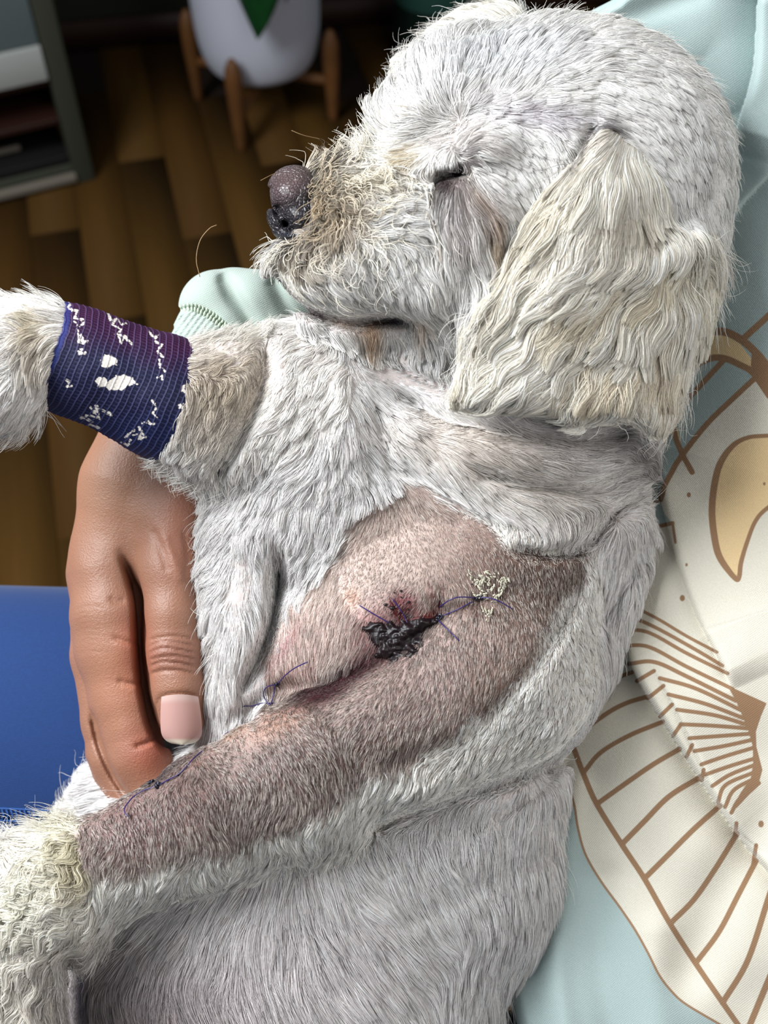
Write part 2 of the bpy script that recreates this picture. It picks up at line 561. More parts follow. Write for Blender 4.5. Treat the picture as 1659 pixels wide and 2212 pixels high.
SKIN = [(690, 1300, 130, 110, -30, (224, 206, 198), 1), (850, 1180, 190, 130, 20, (188, 168, 158), .9), (660, 1400, 120, 70, -35, (224, 198, 190), .9),
        (1120, 1280, 160, 170, 0, (132, 104, 92), .85), (1180, 1230, 120, 100, 0, (96, 70, 60), .8),
        (950, 1500, 200, 90, -25, (172, 145, 140), .9), (1080, 1480, 110, 80, -40, (140, 112, 98), .8),
        (600, 1680, 300, 110, -25, (112, 88, 84), .95), (300, 1780, 160, 100, -28, (106, 76, 74), .95),
        (400, 1700, 60, 90, 10, (96, 66, 60), .7), (760, 1640, 140, 36, -18, (112, 84, 74), .7), (880, 1590, 90, 26, -20, (120, 94, 84), .5),
        (600, 1560, 80, 30, -28, (178, 140, 124), .8), (500, 1570, 45, 22, -35, (150, 112, 86), .9), (430, 1640, 40, 24, -35, (120, 92, 84), .8),
        (700, 1482, 95, 26, -28, (78, 26, 32), .9), (780, 1436, 70, 26, -40, (90, 22, 32), .95), (640, 1450, 60, 26, -20, (196, 140, 134), .7),
        (815, 1370, 60, 60, 0, (176, 110, 112), .8), (870, 1360, 60, 45, -20, (50, 10, 16), 1), (875, 1300, 34, 26, 30, (120, 46, 56), .85), (862, 1322, 14, 34, -28, (96, 12, 12), .95),
        (925, 1330, 30, 14, -10, (110, 14, 12), .95), (936, 1290, 8, 34, -20, (110, 40, 40), .7), (955, 1280, 5, 24, 0, (100, 40, 40), .7),
        (1000, 1305, 60, 9, -22, (92, 46, 42), .8), (1028, 1325, 10, 20, 0, (72, 34, 32), .8), (760, 1290, 16, 22, -20, (198, 158, 138), .8),
        (330, 1672, 36, 16, -25, (44, 22, 30), .9), (370, 1660, 60, 10, -35, (70, 46, 46), .7), (612, 1395, 12, 60, 35, (206, 140, 146), .6), (740, 1460, 120, 26, -30, (70, 20, 30), .8), (705, 1492, 50, 30, -25, (70, 24, 32), .9)]
FURSKIN = [(960, 400, 30, 14, -20, (40, 24, 24), 1), (1000, 360, 12, 34, 10, (70, 40, 42), .9), (1045, 440, 18, 60, -35, (110, 78, 66), .8), (935, 480, 14, 80, 0, (120, 92, 74), .7),
           (1000, 440, 40, 50, 0, (150, 128, 126), .6), (665, 445, 66, 84, 0, (46, 40, 42), 1), (710, 400, 60, 70, 0, (84, 76, 66), .8), (660, 360, 50, 30, 0, (70, 64, 60), .7), (700, 480, 40, 40, 0, (80, 72, 66), .7), (640, 530, 50, 24, 0, (90, 84, 84), .8),
           (605, 610, 16, 44, -25, (30, 26, 30), 1), (680, 680, 60, 11, 22, (60, 42, 42), .9), (830, 694, 66, 11, 0, (40, 28, 32), 1), (800, 720, 34, 26, 0, (176, 124, 82), .7),
           (1300, 285, 34, 40, 30, (60, 52, 54), .9), (1150, 260, 110, 36, 10, (150, 138, 146), .5),
           (440, 830, 90, 70, 0, (120, 100, 84), .6), (1230, 960, 180, 24, 5, (110, 102, 104), .5), (330, 2130, 210, 110, 0, (110, 90, 90), .85), (650, 2040, 260, 150, 0, (168, 146, 152), .8), (580, 1330, 16, 100, 0, (150, 124, 116), .5),  # neck fold and lower-left belly: shade painted into the skin colour
           (270, 2200, 160, 70, 0, (80, 64, 62), .6)]  # belly corner: leg's shadow painted into the skin colour
x_, y_ = DV[:, 0], DV[:, 1]
sh = shaved(x_, y_)[:, None]
sh[(DG == BODY) & (x_ < 575) & (y_ > 1380)] = 0
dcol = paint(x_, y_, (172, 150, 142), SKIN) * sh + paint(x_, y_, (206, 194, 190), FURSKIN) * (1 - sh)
me = npmesh('dog', W(DV), DF)
attrc(me, 'tint', dcol)


def skin_mat(name, rough=0.5, sss=0.12, bs=2200, bstr=0.25, spec=0.35):
    m = mat(name, rough=rough, sss=sss, spec=spec, bump=(bs, bstr, 0.0006))
    N = m.node_tree.nodes; L = m.node_tree.links
    a = N.new('ShaderNodeAttribute'); a.attribute_name = 'tint'
    L.new(a.outputs['Color'], N['Principled BSDF'].inputs['Base Color'])
    return m


M_dogskin = skin_mat('dog_skin', 0.55, 0.1)
dog = link('dog', me, M_dogskin)
tag(dog, 'white shaggy dog asleep on its back with a shaved, stitched foreleg', 'dog')

# nose: leather, nostril, lower rim
ns = Solid((540, 320, -80), (730, 560, 170), 3.0)
ns.ell((636, 416, 48), (61, 60, 76), 10, 1)
ns.ell((606, 466, 44), (30, 38, 56), 18, 1)
ns.ell((654, 464, 70), (43, 38, 54), 16, 1)
ns.ell((638, 502, 44), (48, 20, 56), 12, 1)
ns.ell((626, 528, 30), (26, 26, 40), 12, 1)
ns.stroke([(595, 444), (600, 458), (608, 474), (624, 490)], 17, 7, (20, 170))
ns.carve(lambda X, Y, Z: 16 * np.exp(-(((X - 600) / 8) ** 2 + ((Y - 457) / 12) ** 2)), (560, 420, 20), (640, 500, 170))
ns.stroke([(618, 498), (645, 499), (676, 490), (692, 468)], 12, 6, (-20, 170))
ns.stroke([(585, 400), (583, 430), (587, 455)], 8, 7, (-20, 170))
NV, NF = ns.mesh()
me = npmesh('nose', W(NV), NF)
ncol = paint(NV[:, 0], NV[:, 1], (34, 30, 36), [(622, 382, 56, 44, 0, (98, 80, 80), .9), (600, 410, 30, 36, 0, (86, 70, 72), .6), (640, 512, 46, 10, 0, (58, 64, 80), .7)])
attrc(me, 'tint', ncol)
m = mat('nose_leather', rough=0.36, spec=0.55, coat=0.15)
N = m.node_tree.nodes; L = m.node_tree.links
a = N.new('ShaderNodeAttribute'); a.attribute_name = 'tint'; L.new(a.outputs['Color'], N['Principled BSDF'].inputs['Base Color'])
tc = N.new('ShaderNodeTexCoord'); vo = N.new('ShaderNodeTexVoronoi'); vo.feature = 'DISTANCE_TO_EDGE'; vo.inputs['Scale'].default_value = 760
bp = N.new('ShaderNodeBump'); bp.inputs['Strength'].default_value = 0.8; bp.inputs['Distance'].default_value = 0.0006
cl = N.new('ShaderNodeMapRange'); cl.inputs[1].default_value = 0; cl.inputs[2].default_value = 0.22
L.new(tc.outputs['Object'], vo.inputs['Vector']); L.new(vo.outputs['Distance'], cl.inputs[0]); L.new(cl.outputs[0], bp.inputs['Height'])
L.new(bp.outputs[0], N['Principled BSDF'].inputs['Normal'])
nose = link('nose', me, m, dog)
tag(nose, 'dark grey leathery nose')

# ------------------------------------------------------------------ fur: flow fields and strands
# x, y, direction (degrees, 0 right, 90 down), length, lift, wave
A_HEAD = [(620, 330, 215, 34, .5, 3), (660, 300, 240, 42, .5, 4), (720, 290, 225, 50, .5, 4), (780, 262, 240, 60, .5, 4), (830, 225, 235, 36, .35, 2), (870, 160, 235, 34, .35, 1), (905, 105, 245, 34, .35, 1),
          (930, 220, 262, 42, .3, 1), (950, 130, 268, 38, .4, 1), (1050, 90, 285, 36, .4, 1), (1150, 60, 300, 34, .4, 1), (1230, 55, 310, 34, .4, 1), (1290, 120, 335, 34, .3, 1), (1380, 130, 15, 34, .3, 1), (1470, 190, 40, 34, .3, 1), (1545, 290, 65, 34, .3, 1), (1575, 430, 85, 34, .3, 1),
          (1050, 180, 300, 36, .25, 1), (1150, 160, 318, 36, .25, 1), (1250, 210, 0, 36, .2, 1), (1150, 235, 10, 34, .2, 1), (1080, 255, 30, 32, .25, 1), (1150, 320, 48, 34, .2, 1), (1220, 380, 58, 34, .2, 1), (1100, 400, 50, 40, .2, 1), (1170, 450, 58, 40, .2, 1),
          (1350, 230, 30, 36, .2, 1), (1450, 320, 55, 36, .2, 1), (1400, 380, 52, 40, .2, 1), (1500, 480, 70, 40, .25, 1),
          (960, 290, 150, 44, .25, 2), (900, 280, 160, 60, .3, 3), (870, 340, 150, 70, .3, 5), (950, 340, 100, 40, .3, 2), (1010, 300, 320, 34, .3, 1), (1050, 340, 20, 34, .3, 1),
          (800, 320, 200, 60, .35, 6), (750, 350, 350, 50, .4, 7), (700, 345, 330, 44, .5, 7), (820, 380, 5, 60, .3, 7), (740, 420, 15, 50, .45, 8), (720, 480, 50, 50, .45, 8), (880, 420, 0, 55, .25, 5), (840, 470, 15, 60, .28, 6), (900, 500, 20, 60, .25, 4),
          (760, 540, 55, 55, .3, 6), (680, 530, 100, 60, .4, 7), (630, 550, 115, 55, .4, 5), (590, 560, 130, 42, .4, 3), (640, 610, 70, 55, .3, 4), (720, 610, 50, 60, .3, 4), (820, 600, 45, 60, .25, 4), (900, 600, 50, 60, .25, 3),
          (960, 450, 105, 80, .2, 2), (990, 420, 80, 80, .18, 2), (955, 560, 85, 95, .2, 3), (1040, 470, 62, 70, .25, 2), (1060, 540, 80, 100, .2, 3), (1100, 460, 60, 60, .2, 2), (1030, 640, 98, 90, .2, 3), (1080, 660, 110, 80, .2, 3), (940, 680, 70, 60, .25, 2), (900, 740, 95, 44, .3, 2), (820, 735, 88, 44, .3, 2),
          (720, 700, 60, 40, .3, 2), (650, 670, 70, 36, .3, 2), (780, 660, 60, 44, .25, 2), (870, 670, 70, 44, .25, 2)]
A_EAR = [(1310, 285, 140, 60, .2, 2), (1270, 340, 125, 100, .2, 3), (1210, 430, 122, 120, .2, 5), (1140, 540, 122, 120, .22, 7), (1080, 640, 122, 120, .22, 8), (1020, 730, 120, 110, .25, 9), (985, 810, 95, 90, .3, 8), (1320, 400, 100, 100, .2, 5), (1290, 500, 112, 110, .2, 7),
         (1400, 420, 65, 90, .22, 5), (1450, 490, 55, 90, .25, 6), (1510, 520, 75, 90, .3, 6), (1470, 590, 128, 120, .22, 8), (1380, 630, 148, 120, .22, 9), (1260, 670, 152, 120, .2, 9), (1150, 720, 135, 110, .2, 9), (1510, 620, 80, 80, .35, 7), (1540, 590, 50, 50, .5, 4), (1500, 700, 88, 80, .3, 7),
         (1420, 720, 105, 100, .22, 9), (1320, 760, 128, 110, .22, 9), (1220, 790, 128, 110, .22, 9), (1120, 820, 122, 100, .25, 9), (1060, 850, 125, 60, .3, 7), (1450, 810, 92, 90, .28, 8), (1370, 840, 98, 85, .25, 8), (1270, 860, 108, 75, .25, 8), (1160, 870, 125, 60, .3, 7), (1430, 880, 82, 70, .35, 7), (1340, 890, 95, 60, .3, 7),
         (1020, 110, 205, 60, .3, 4), (930, 130, 200, 60, .3, 4), (1090, 60, 215, 50, .3, 3)]
A_BODY = [(560, 745, 250, 36, .5, 3), (640, 760, 130, 44, .25, 5), (720, 780, 110, 44, .25, 5), (740, 860, 60, 40, .4, 4), (700, 900, 130, 55, .28, 7), (600, 900, 120, 55, .28, 7), (520, 1000, 125, 50, .28, 6), (640, 1020, 115, 55, .25, 7), (720, 1000, 95, 55, .25, 7), (790, 1040, 60, 44, .3, 4), (760, 1100, 110, 44, .3, 3),
          (460, 1100, 150, 50, .4, 5), (540, 1120, 120, 50, .28, 7), (640, 1130, 110, 50, .28, 6), (440, 1250, 160, 50, .4, 4), (500, 1250, 110, 50, .28, 5), (560, 1200, 75, 50, .28, 6), (640, 1210, 130, 46, .3, 6), (440, 1400, 150, 50, .4, 3), (500, 1400, 85, 55, .25, 2), (560, 1350, 70, 50, .25, 2), (460, 1520, 80, 60, .28, 2), (420, 1600, 120, 60, .35, 2), (520, 1480, 80, 50, .25, 2),
          (820, 900, 50, 50, .25, 4), (850, 800, 20, 40, .12, 1), (940, 830, 20, 40, .12, 1), (850, 960, 40, 55, .25, 3), (950, 940, 25, 60, .22, 4), (1080, 940, 20, 60, .22, 4), (1200, 960, 15, 55, .25, 5), (1330, 960, 0, 50, .3, 5), (1400, 980, 40, 40, .4, 3), (920, 1020, 38, 60, .22, 3), (1040, 1080, 40, 60, .22, 3), (1150, 1130, 50, 60, .25, 3), (1150, 1050, 25, 60, .22, 4), (1250, 1080, 20, 55, .25, 4), (1360, 1070, 340, 50, .3, 4),
          (1200, 1160, 80, 60, .35, 3), (1280, 1150, 120, 50, .35, 4), (1330, 1200, 120, 55, .28, 4), (1380, 1180, 60, 44, .4, 3), (1250, 1320, 125, 55, .25, 4), (1300, 1350, 100, 50, .3, 4), (1180, 1450, 130, 55, .25, 4), (1250, 1500, 110, 50, .3, 4), (1100, 1550, 135, 55, .25, 4), (1150, 1620, 125, 55, .28, 4), (1000, 1640, 140, 60, .3, 4), (1080, 1700, 110, 55, .28, 3), (900, 1700, 130, 60, .35, 5), (820, 1770, 120, 50, .4, 6),
          (1200, 1700, 80, 50, .3, 4), (1150, 1800, 95, 55, .28, 4), (1000, 1830, 95, 60, .25, 4), (850, 1860, 60, 65, .2, 2), (950, 1900, 55, 65, .22, 2), (1100, 1950, 80, 60, .28, 4), (1050, 2080, 95, 60, .3, 4), (950, 2050, 45, 65, .22, 2), (850, 2000, 40, 70, .2, 1), (720, 1900, 75, 70, .2, 1), (600, 1930, 100, 70, .2, 1), (480, 1950, 115, 70, .2, 1), (330, 2020, 135, 65, .22, 1), (200, 2080, 140, 50, .3, 1), (300, 2130, 110, 65, .22, 1), (450, 2080, 100, 75, .2, 1), (600, 2080, 80, 75, .2, 1), (750, 2080, 55, 75, .2, 1), (880, 2150, 50, 70, .22, 1), (600, 2180, 70, 75, .22, 1), (400, 2190, 70, 75, .25, 2), (250, 2200, 60, 60, .25, 2), (1000, 2180, 90, 60, .3, 3),
          (150, 1650, 230, 60, .5, 2), (200, 1700, 180, 60, .4, 2), (250, 1600, 200, 50, .4, 2)]
A_LEG = [(900, 1100, 75, 15, .3, 0), (800, 1200, 110, 15, .3, 0), (1000, 1200, 65, 17, .3, 0), (1150, 1250, 80, 20, .35, 1), (1200, 1300, 105, 22, .4, 1), (700, 1300, 170, 18, .3, 0), (640, 1400, 165, 20, .3, 0), (800, 1320, 140, 14, .3, 0), (1080, 1380, 95, 18, .3, 1), (950, 1450, 95, 20, .3, 1), (1050, 1520, 110, 22, .35, 1), (850, 1550, 100, 22, .35, 1), (750, 1500, 140, 18, .4, 1),
         (650, 1600, 60, 20, .35, 1), (550, 1640, 70, 20, .35, 1), (700, 1680, 80, 26, .4, 2), (500, 1750, 85, 24, .4, 2), (400, 1740, 75, 18, .35, 1), (280, 1800, 70, 16, .3, 1), (350, 1850, 85, 30, .4, 3), (480, 1830, 88, 38, .4, 4), (620, 1800, 95, 40, .4, 4), (750, 1760, 100, 42, .4, 4), (200, 1880, 100, 30, .4, 4), (860, 1690, 110, 46, .4, 4), (960, 1640, 120, 40, .4, 4), (230, 1920, 110, 50, .4, 7), (400, 1900, 100, 46, .4, 5), (560, 1860, 110, 42, .4, 4)]
A_FORE = [(440, 780, 330, 36, .3, 6), (500, 760, 320, 40, .4, 5), (430, 850, 110, 44, .3, 8), (480, 880, 120, 48, .28, 8), (540, 860, 125, 50, .3, 6), (430, 950, 100, 44, .3, 5), (480, 980, 110, 50, .3, 4), (400, 1010, 120, 44, .4, 3), (350, 1000, 120, 36, .4, 3), (600, 800, 120, 44, .3, 5), (450, 1040, 90, 40, .4, 2),
          (50, 680, 200, 50, .35, 4), (90, 740, 150, 60, .3, 6), (60, 800, 120, 70, .3, 7), (90, 820, 100, 60, .3, 6), (20, 860, 125, 60, .3, 6), (60, 900, 110, 50, .4, 4), (-20, 760, 150, 60, .3, 6)]
A_CURL = [(150, 1800, 150, 70, .35, 13), (100, 1850, 140, 80, .35, 15), (170, 1880, 130, 80, .35, 14), (60, 1900, 130, 85, .35, 15), (180, 1960, 150, 80, .3, 12), (100, 2000, 150, 80, .3, 13), (30, 2050, 130, 80, .3, 12), (100, 2120, 110, 80, .3, 8), (40, 2200, 100, 80, .3, 8), (130, 1770, 220, 60, .5, 10), (230, 1930, 170, 70, .3, 8), (30, 1850, 190, 60, .5, 12)]
ANCH = {HEAD: A_HEAD, EAR: A_EAR, BODY: A_BODY, LEG: A_LEG, FORE: A_FORE, CURL: A_CURL}
FH = 10.0; FX0, FY0 = -200, -60
gx = np.arange(FX0, 1720, FH); gy = np.arange(FY0, 2500, FH)
GX, GY = np.meshgrid(gx, gy, indexing='ij')
FIELD = {}
for g, A in ANCH.items():
    A = np.array(A, float); num = np.zeros(GX.shape + (5,)); den = np.zeros(GX.shape)
    for (ax_, ay_, an, le, li, wv) in A:
        wgt = 1.0 / (((GX - ax_) ** 2 + (GY - ay_) ** 2) / 900.0 + 0.6) ** 2.0
        vec = np.array([math.cos(math.radians(an)), math.sin(math.radians(an)), le, li, wv])
        num += wgt[..., None] * vec; den += wgt
    FIELD[g] = (num / den[..., None]).astype(np.float32)


def field(g, P):
    F = FIELD[g]
    u = np.clip((P[:, 0] - FX0) / FH, 0, F.shape[0] - 1.01); v = np.clip((P[:, 1] - FY0) / FH, 0, F.shape[1] - 1.01)
    i = u.astype(int); j = v.astype(int); a = (u - i)[:, None]; b = (v - j)[:, None]
    return (F[i, j] * (1 - a) + F[i + 1, j] * a) * (1 - b) + (F[i, j + 1] * (1 - a) + F[i + 1, j + 1] * a) * b


WAVEL = {EAR: 130.0, CURL: 78.0, HEAD: 90.0, BODY: 90.0, FORE: 95.0}
WAVEA = {BODY: .55, FORE: .6, EAR: .8}


def grow(roots, nrm, g, n, lenk=1.0, clump=26, pull=0.75, jit=0.16, lenmul=None, wavek=1.0, hug=.6, liftk=1.0):
    """strands following the body surface; returns (N,n,3) in the lap frame"""
    N_ = len(roots)
    f0 = field(g, roots)
    Ls = f0[:, 2] * lenk * rng.uniform(0.7, 1.15, N_)
    if lenmul is not None: Ls = Ls * lenmul
    if n == 4: Ls = Ls * (1 - .45 * sstep(1420, 1220, roots[:, 1] + .45 * (roots[:, 0] - 800)))
    # clump ids: jittered cells over the surface
    def cells(cs, seed):
        q = roots[:, :2] / cs; c0 = np.floor(q).astype(int); best = np.full(N_, 1e9); bid = np.zeros(N_, np.int64)
        for dx in (-1, 0, 1):
            for dy in (-1, 0, 1):
                cc = c0 + (dx, dy)
                h = (cc[:, 0] * 73856093 ^ cc[:, 1] * 19349663 ^ seed * 83492791) & 0xffffff
                h = (h * 1103515245 + 12345) & 0x7fffffff
                jx = ((h >> 8) & 1023) / 1023.0; jy = ((h >> 18) & 1023) / 1023.0
                d = (q[:, 0] - cc[:, 0] - jx) ** 2 + (q[:, 1] - cc[:, 1] - jy) ** 2
                m_ = d < best; best = np.where(m_, d, best); bid = np.where(m_, cc[:, 0] * 100003 + cc[:, 1] + 5000, bid)
        _, inv = np.unique(bid, return_inverse=True)
        return inv
    inv = cells(clump, 1); K = inv.max() + 1
    ph = 7 * vnoise(roots, 130.0, 21) + rng.uniform(-.7, .7, K)[inv] * (4 if g == CURL else 1.4 if g in (EAR, HEAD) else 1) + rng.normal(0, .25, N_)
    fq = 1 + .25 * vnoise(roots, 90.0, 22)
    cjit = .3 * vnoise(roots, 60.0, 23) * (jit > .08) + rng.normal(0, jit * .55, K)[inv] + rng.normal(0, jit, N_)
    lift = liftk * f0[:, 3] * rng.uniform(.4, 1.5, N_) * (0.45 + 1.1 * rng.random(K)[inv])
    p = roots.astype(np.float32).copy(); out = [p.copy()]; sd0 = np.clip(dg.samp(p), -3, 8)
    d_prev = None
    for i in range(1, n):
        s_ = i / (n - 1)
        f = field(g, p)
        dv = f[:, :2] / (np.linalg.norm(f[:, :2], axis=1)[:, None] + 1e-6)
        ang = cjit + f0[:, 4] * wavek * WAVEA.get(g, 1.0) * 0.085 * np.sin(ph + fq * 6.28 * s_ * Ls / WAVEL.get(g, 110.0))
        ca, sa = np.cos(ang), np.sin(ang)
        t = np.stack([dv[:, 0] * ca - dv[:, 1] * sa, dv[:, 0] * sa + dv[:, 1] * ca, np.zeros(N_)], -1)
        nn = dg.grad(p)
        t = t - (t * nn).sum(1)[:, None] * nn * 0.9
        t /= np.linalg.norm(t, axis=1)[:, None] + 1e-6
        st_ = Ls / (n - 1)
        ht = Ls * lift * (s_ - 0.35 * s_ * s_) + 1.2 + sd0
        p = p + t * st_[:, None]
        sd = dg.samp(p)
        p = p + nn * np.clip(ht - sd, -hug * st_, 0.9 * st_)[:, None]
        out.append(p.copy())
    Pn = np.stack(out, 1)
    for cs_inv, pl in ((inv, pull), (cells(clump * .42, 2), pull * .5)):
        cnt_ = np.bincount(cs_inv).astype(float)
        for i in range(1, n):
            c = np.stack([np.bincount(cs_inv, Pn[:, i, k]) / cnt_ for k in range(3)], -1)[cs_inv]
            w_ = pl * (i / (n - 1)) ** 1.3 * np.minimum(1, clump * 2.2 / (np.linalg.norm(c - Pn[:, i], axis=1) + 1))
            Pn[:, i] += (c - Pn[:, i]) * w_[:, None]
    return Pn


def fur_mat(name, rough=0.38):
    m = bpy.data.materials.new(name); m.use_nodes = True
    N = m.node_tree.nodes; L = m.node_tree.links
    b = N['Principled BSDF']; b.inputs['Roughness'].default_value = rough; b.inputs['Specular IOR Level'].default_value = 0.5
    a = N.new('ShaderNodeAttribute'); a.attribute_name = 'tint'
    L.new(a.outputs['Color'], b.inputs['Base Color'])
    tr = N.new('ShaderNodeBsdfTranslucent'); L.new(a.outputs['Color'], tr.inputs['Color'])
    mx = N.new('ShaderNodeMixShader'); mx.inputs[0].default_value = 0.12
    L.new(b.outputs[0], mx.inputs[1]); L.new(tr.outputs[0], mx.inputs[2])
    L.new(mx.outputs[0], N['Material Output'].inputs['Surface'])
    return m


M_fur = fur_mat('fur_hair')


def hair_object(name, Pn, rgb, r0, r1, label=None):
    N_, n = Pn.shape[:2]
    cu = bpy.data.hair_curves.new(name)
    cu.add_curves([n] * N_)
    cu.attributes['position'].data.foreach_set('vector', np.ascontiguousarray(W(Pn), np.float32).ravel())
    ra = cu.attributes.get('radius') or cu.attributes.new('radius', 'FLOAT', 'POINT')
    tt = np.linspace(0, 1, n)
    prof = (r0 + (r1 - r0) * tt ** 1.5)
    R = prof[None, :] * rng.uniform(.75, 1.25, (N_, 1)) * S
    ra.data.foreach_set('value', R.astype(np.float32).ravel())
    c = cu.attributes.new('tint', 'FLOAT_COLOR', 'CURVE')
    cc = np.ones((N_, 4), np.float32); cc[:, :3] = rgb
    c.data.foreach_set('color', cc.ravel())
    cu.materials.append(M_fur)
    o = bpy.data.objects.new(name, cu); COL.objects.link(o)
    o.parent = dog
    tag(o, label, kind='stuff')
    return o


# candidate roots: points spread evenly over the mesh faces
tri = np.vstack([DF[:, [0, 1, 2]], DF[:, [0, 2, 3]]])
ta, tb, tcx = DV[tri[:, 0]], DV[tri[:, 1]], DV[tri[:, 2]]
cr_ = np.cross(tb - ta, tcx - ta); tarea = np.linalg.norm(cr_, axis=1) / 2
tcen = (ta + tb + tcx) / 3
tn = DN[tri[:, 0]]
tgrp = DG[tri[:, 0]]
vis = (tcen[:, 0] > -150) & (tcen[:, 0] < 1680) & (tcen[:, 1] > -30) & (tcen[:, 1] < 2460)
facing = np.where(tn[:, 2] > -0.15, 1.0, np.where(tn[:, 2] > -0.6, 0.25, 0.0)) * vis
tsh = shaved(tcen[:, 0], tcen[:, 1])
tsh[(tgrp == BODY) & (tcen[:, 0] < 575) & (tcen[:, 1] > 1380)] = 0


def sample(maskw, count):
    w_ = tarea * facing * maskw
    k = rng.choice(len(w_), count, p=w_ / w_.sum())
    u, v = rng.random(count), rng.random(count); fl = u + v > 1; u[fl] = 1 - u[fl]; v[fl] = 1 - v[fl]
    P = ta[k] + (tb[k] - ta[k]) * u[:, None] + (tcx[k] - ta[k]) * v[:, None]
    return P.astype(np.float32), tn[k], k


def inbandage(P):
    # distance along the bandaged foreleg
    a = np.array([96, 756, 28.]); b = np.array([381, 870, -32.])
    t = ((P - a) @ (b - a)) / ((b - a) @ (b - a))
    rd = np.linalg.norm(P - a - np.clip(t, 0, 1)[:, None] * (b - a), axis=1)
    return (t > 0.02) & (t < .98) & (rd < 113 + 22 * t + 4)


HBL = [(672, 425, 48, 88, 0, (62, 56, 50), .9), (645, 512, 50, 32, 0, (50, 44, 46), .95), (962, 396, 44, 26, -15, (40, 26, 26), .98), (1010, 410, 40, 40, 0, (120, 100, 98), .6), (1000, 300, 60, 30, 0, (190, 180, 178), .5), (1000, 350, 14, 34, 15, (70, 46, 44), .85), (1050, 450, 20, 60, -35, (150, 122, 98), .75), (925, 450, 18, 70, 0, (150, 118, 84), .7), (990, 470, 30, 40, -20, (150, 132, 130), .5), (1070, 510, 24, 50, 0, (206, 182, 148), .6),
       (905, 330, 36, 16, -50, (214, 192, 150), .7), (700, 400, 60, 60, 0, (120, 110, 92), .75), (690, 360, 50, 22, 0, (96, 90, 80), .8), (720, 470, 40, 50, 0, (160, 134, 96), .7), (650, 330, 60, 24, -20, (176, 154, 120), .7), (670, 545, 50, 34, 0, (150, 132, 100), .6), (780, 400, 60, 30, 0, (196, 182, 150), .6),
       (606, 612, 20, 46, -25, (40, 34, 38), .95), (665, 672, 52, 15, 22, (76, 58, 54), .9), (830, 694, 66, 12, 0, (66, 50, 48), .85), (802, 722, 26, 26, 0, (206, 166, 122), .7), (905, 700, 14, 26, 0, (204, 176, 150), .5), (740, 700, 40, 14, 20, (170, 134, 112), .6),
       (1150, 250, 130, 26, 6, (176, 168, 178), .6), (1300, 285, 30, 34, 20, (74, 66, 66), .85), (1260, 340, 14, 60, 35, (110, 102, 110), .6), (1080, 130, 160, 60, -10, (226, 232, 240), .4),
       (440, 830, 90, 80, 0, (172, 156, 134), .8), (520, 830, 55, 90, 20, (184, 170, 150), .7), (450, 930, 60, 50, 0, (200, 190, 176), .5), (90, 740, 40, 60, 0, (176, 162, 136), .6), (75, 700, 30, 30, 0, (200, 188, 160), .6),
       (1230, 960, 200, 46, 6, (162, 156, 154), .7), (1000, 950, 190, 60, 14, (204, 192, 180), .7), (1380, 990, 70, 80, 0, (136, 132, 134), .7), (1140, 1060, 180, 50, 14, (206, 196, 184), .5),  # greys of the neck band and right neck: shade put into the hair colour
       (150, 1830, 60, 90, 0, (206, 200, 170), .6), (170, 1860, 30, 60, 10, (170, 156, 120), .6), (60, 1930, 50, 80, 0, (224, 222, 200), .5), (320, 2130, 240, 110, 0, (150, 136, 138), .75), (640, 2060, 240, 140, 0, (214, 206, 210), .5), (250, 2190, 140, 60, 0, (120, 104, 102), .6)]  # greys at the lower-left belly: leg's shadow put into the hair colour
EBL = [(1200, 430, 60, 110, 30, (222, 210, 184), 0.31), (1090, 620, 50, 120, 30, (228, 218, 196), 0.31), (1470, 560, 50, 40, -30, (216, 204, 168), 0.43), (1360, 620, 110, 26, -22, (214, 196, 160), 0.43), (1260, 660, 80, 24, -22, (216, 200, 168), 0.31),
       (1340, 770, 110, 36, -12, (218, 198, 162), 0.43), (1010, 760, 26, 90, 10, (224, 214, 184), 0.37), (1440, 780, 40, 100, 0, (206, 188, 156), 0.31), (1300, 285, 30, 30, 20, (110, 100, 96), 0.43), (1180, 760, 70, 50, 0, (240, 240, 236), 0.31), (1530, 620, 30, 70, 0, (220, 212, 184), 0.37), (1350, 430, 50, 60, 0, (196, 184, 160), 0.31)]


def tint(Pr, blobs, base, var=0.15):
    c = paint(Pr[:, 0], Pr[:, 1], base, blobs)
    if base is STUB:
        sk = paint(Pr[:, 0], Pr[:, 1], (172, 150, 142), SKIN)
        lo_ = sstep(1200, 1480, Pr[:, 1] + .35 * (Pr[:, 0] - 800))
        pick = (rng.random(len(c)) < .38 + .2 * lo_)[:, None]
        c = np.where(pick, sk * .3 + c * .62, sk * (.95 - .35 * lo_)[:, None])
    c = c * (.98 + rng.normal(0, var, len(c)) + .08 * vnoise(Pr, 22.0, 31) - .36 * (rng.random(len(c)) < .17))[:, None]
    warm = rng.random(len(c))[:, None] * 0.05
    c = c * (1 - warm * np.array([0.0, .35, 1.0]))
    return np.clip(c, 0.01, 0.9)


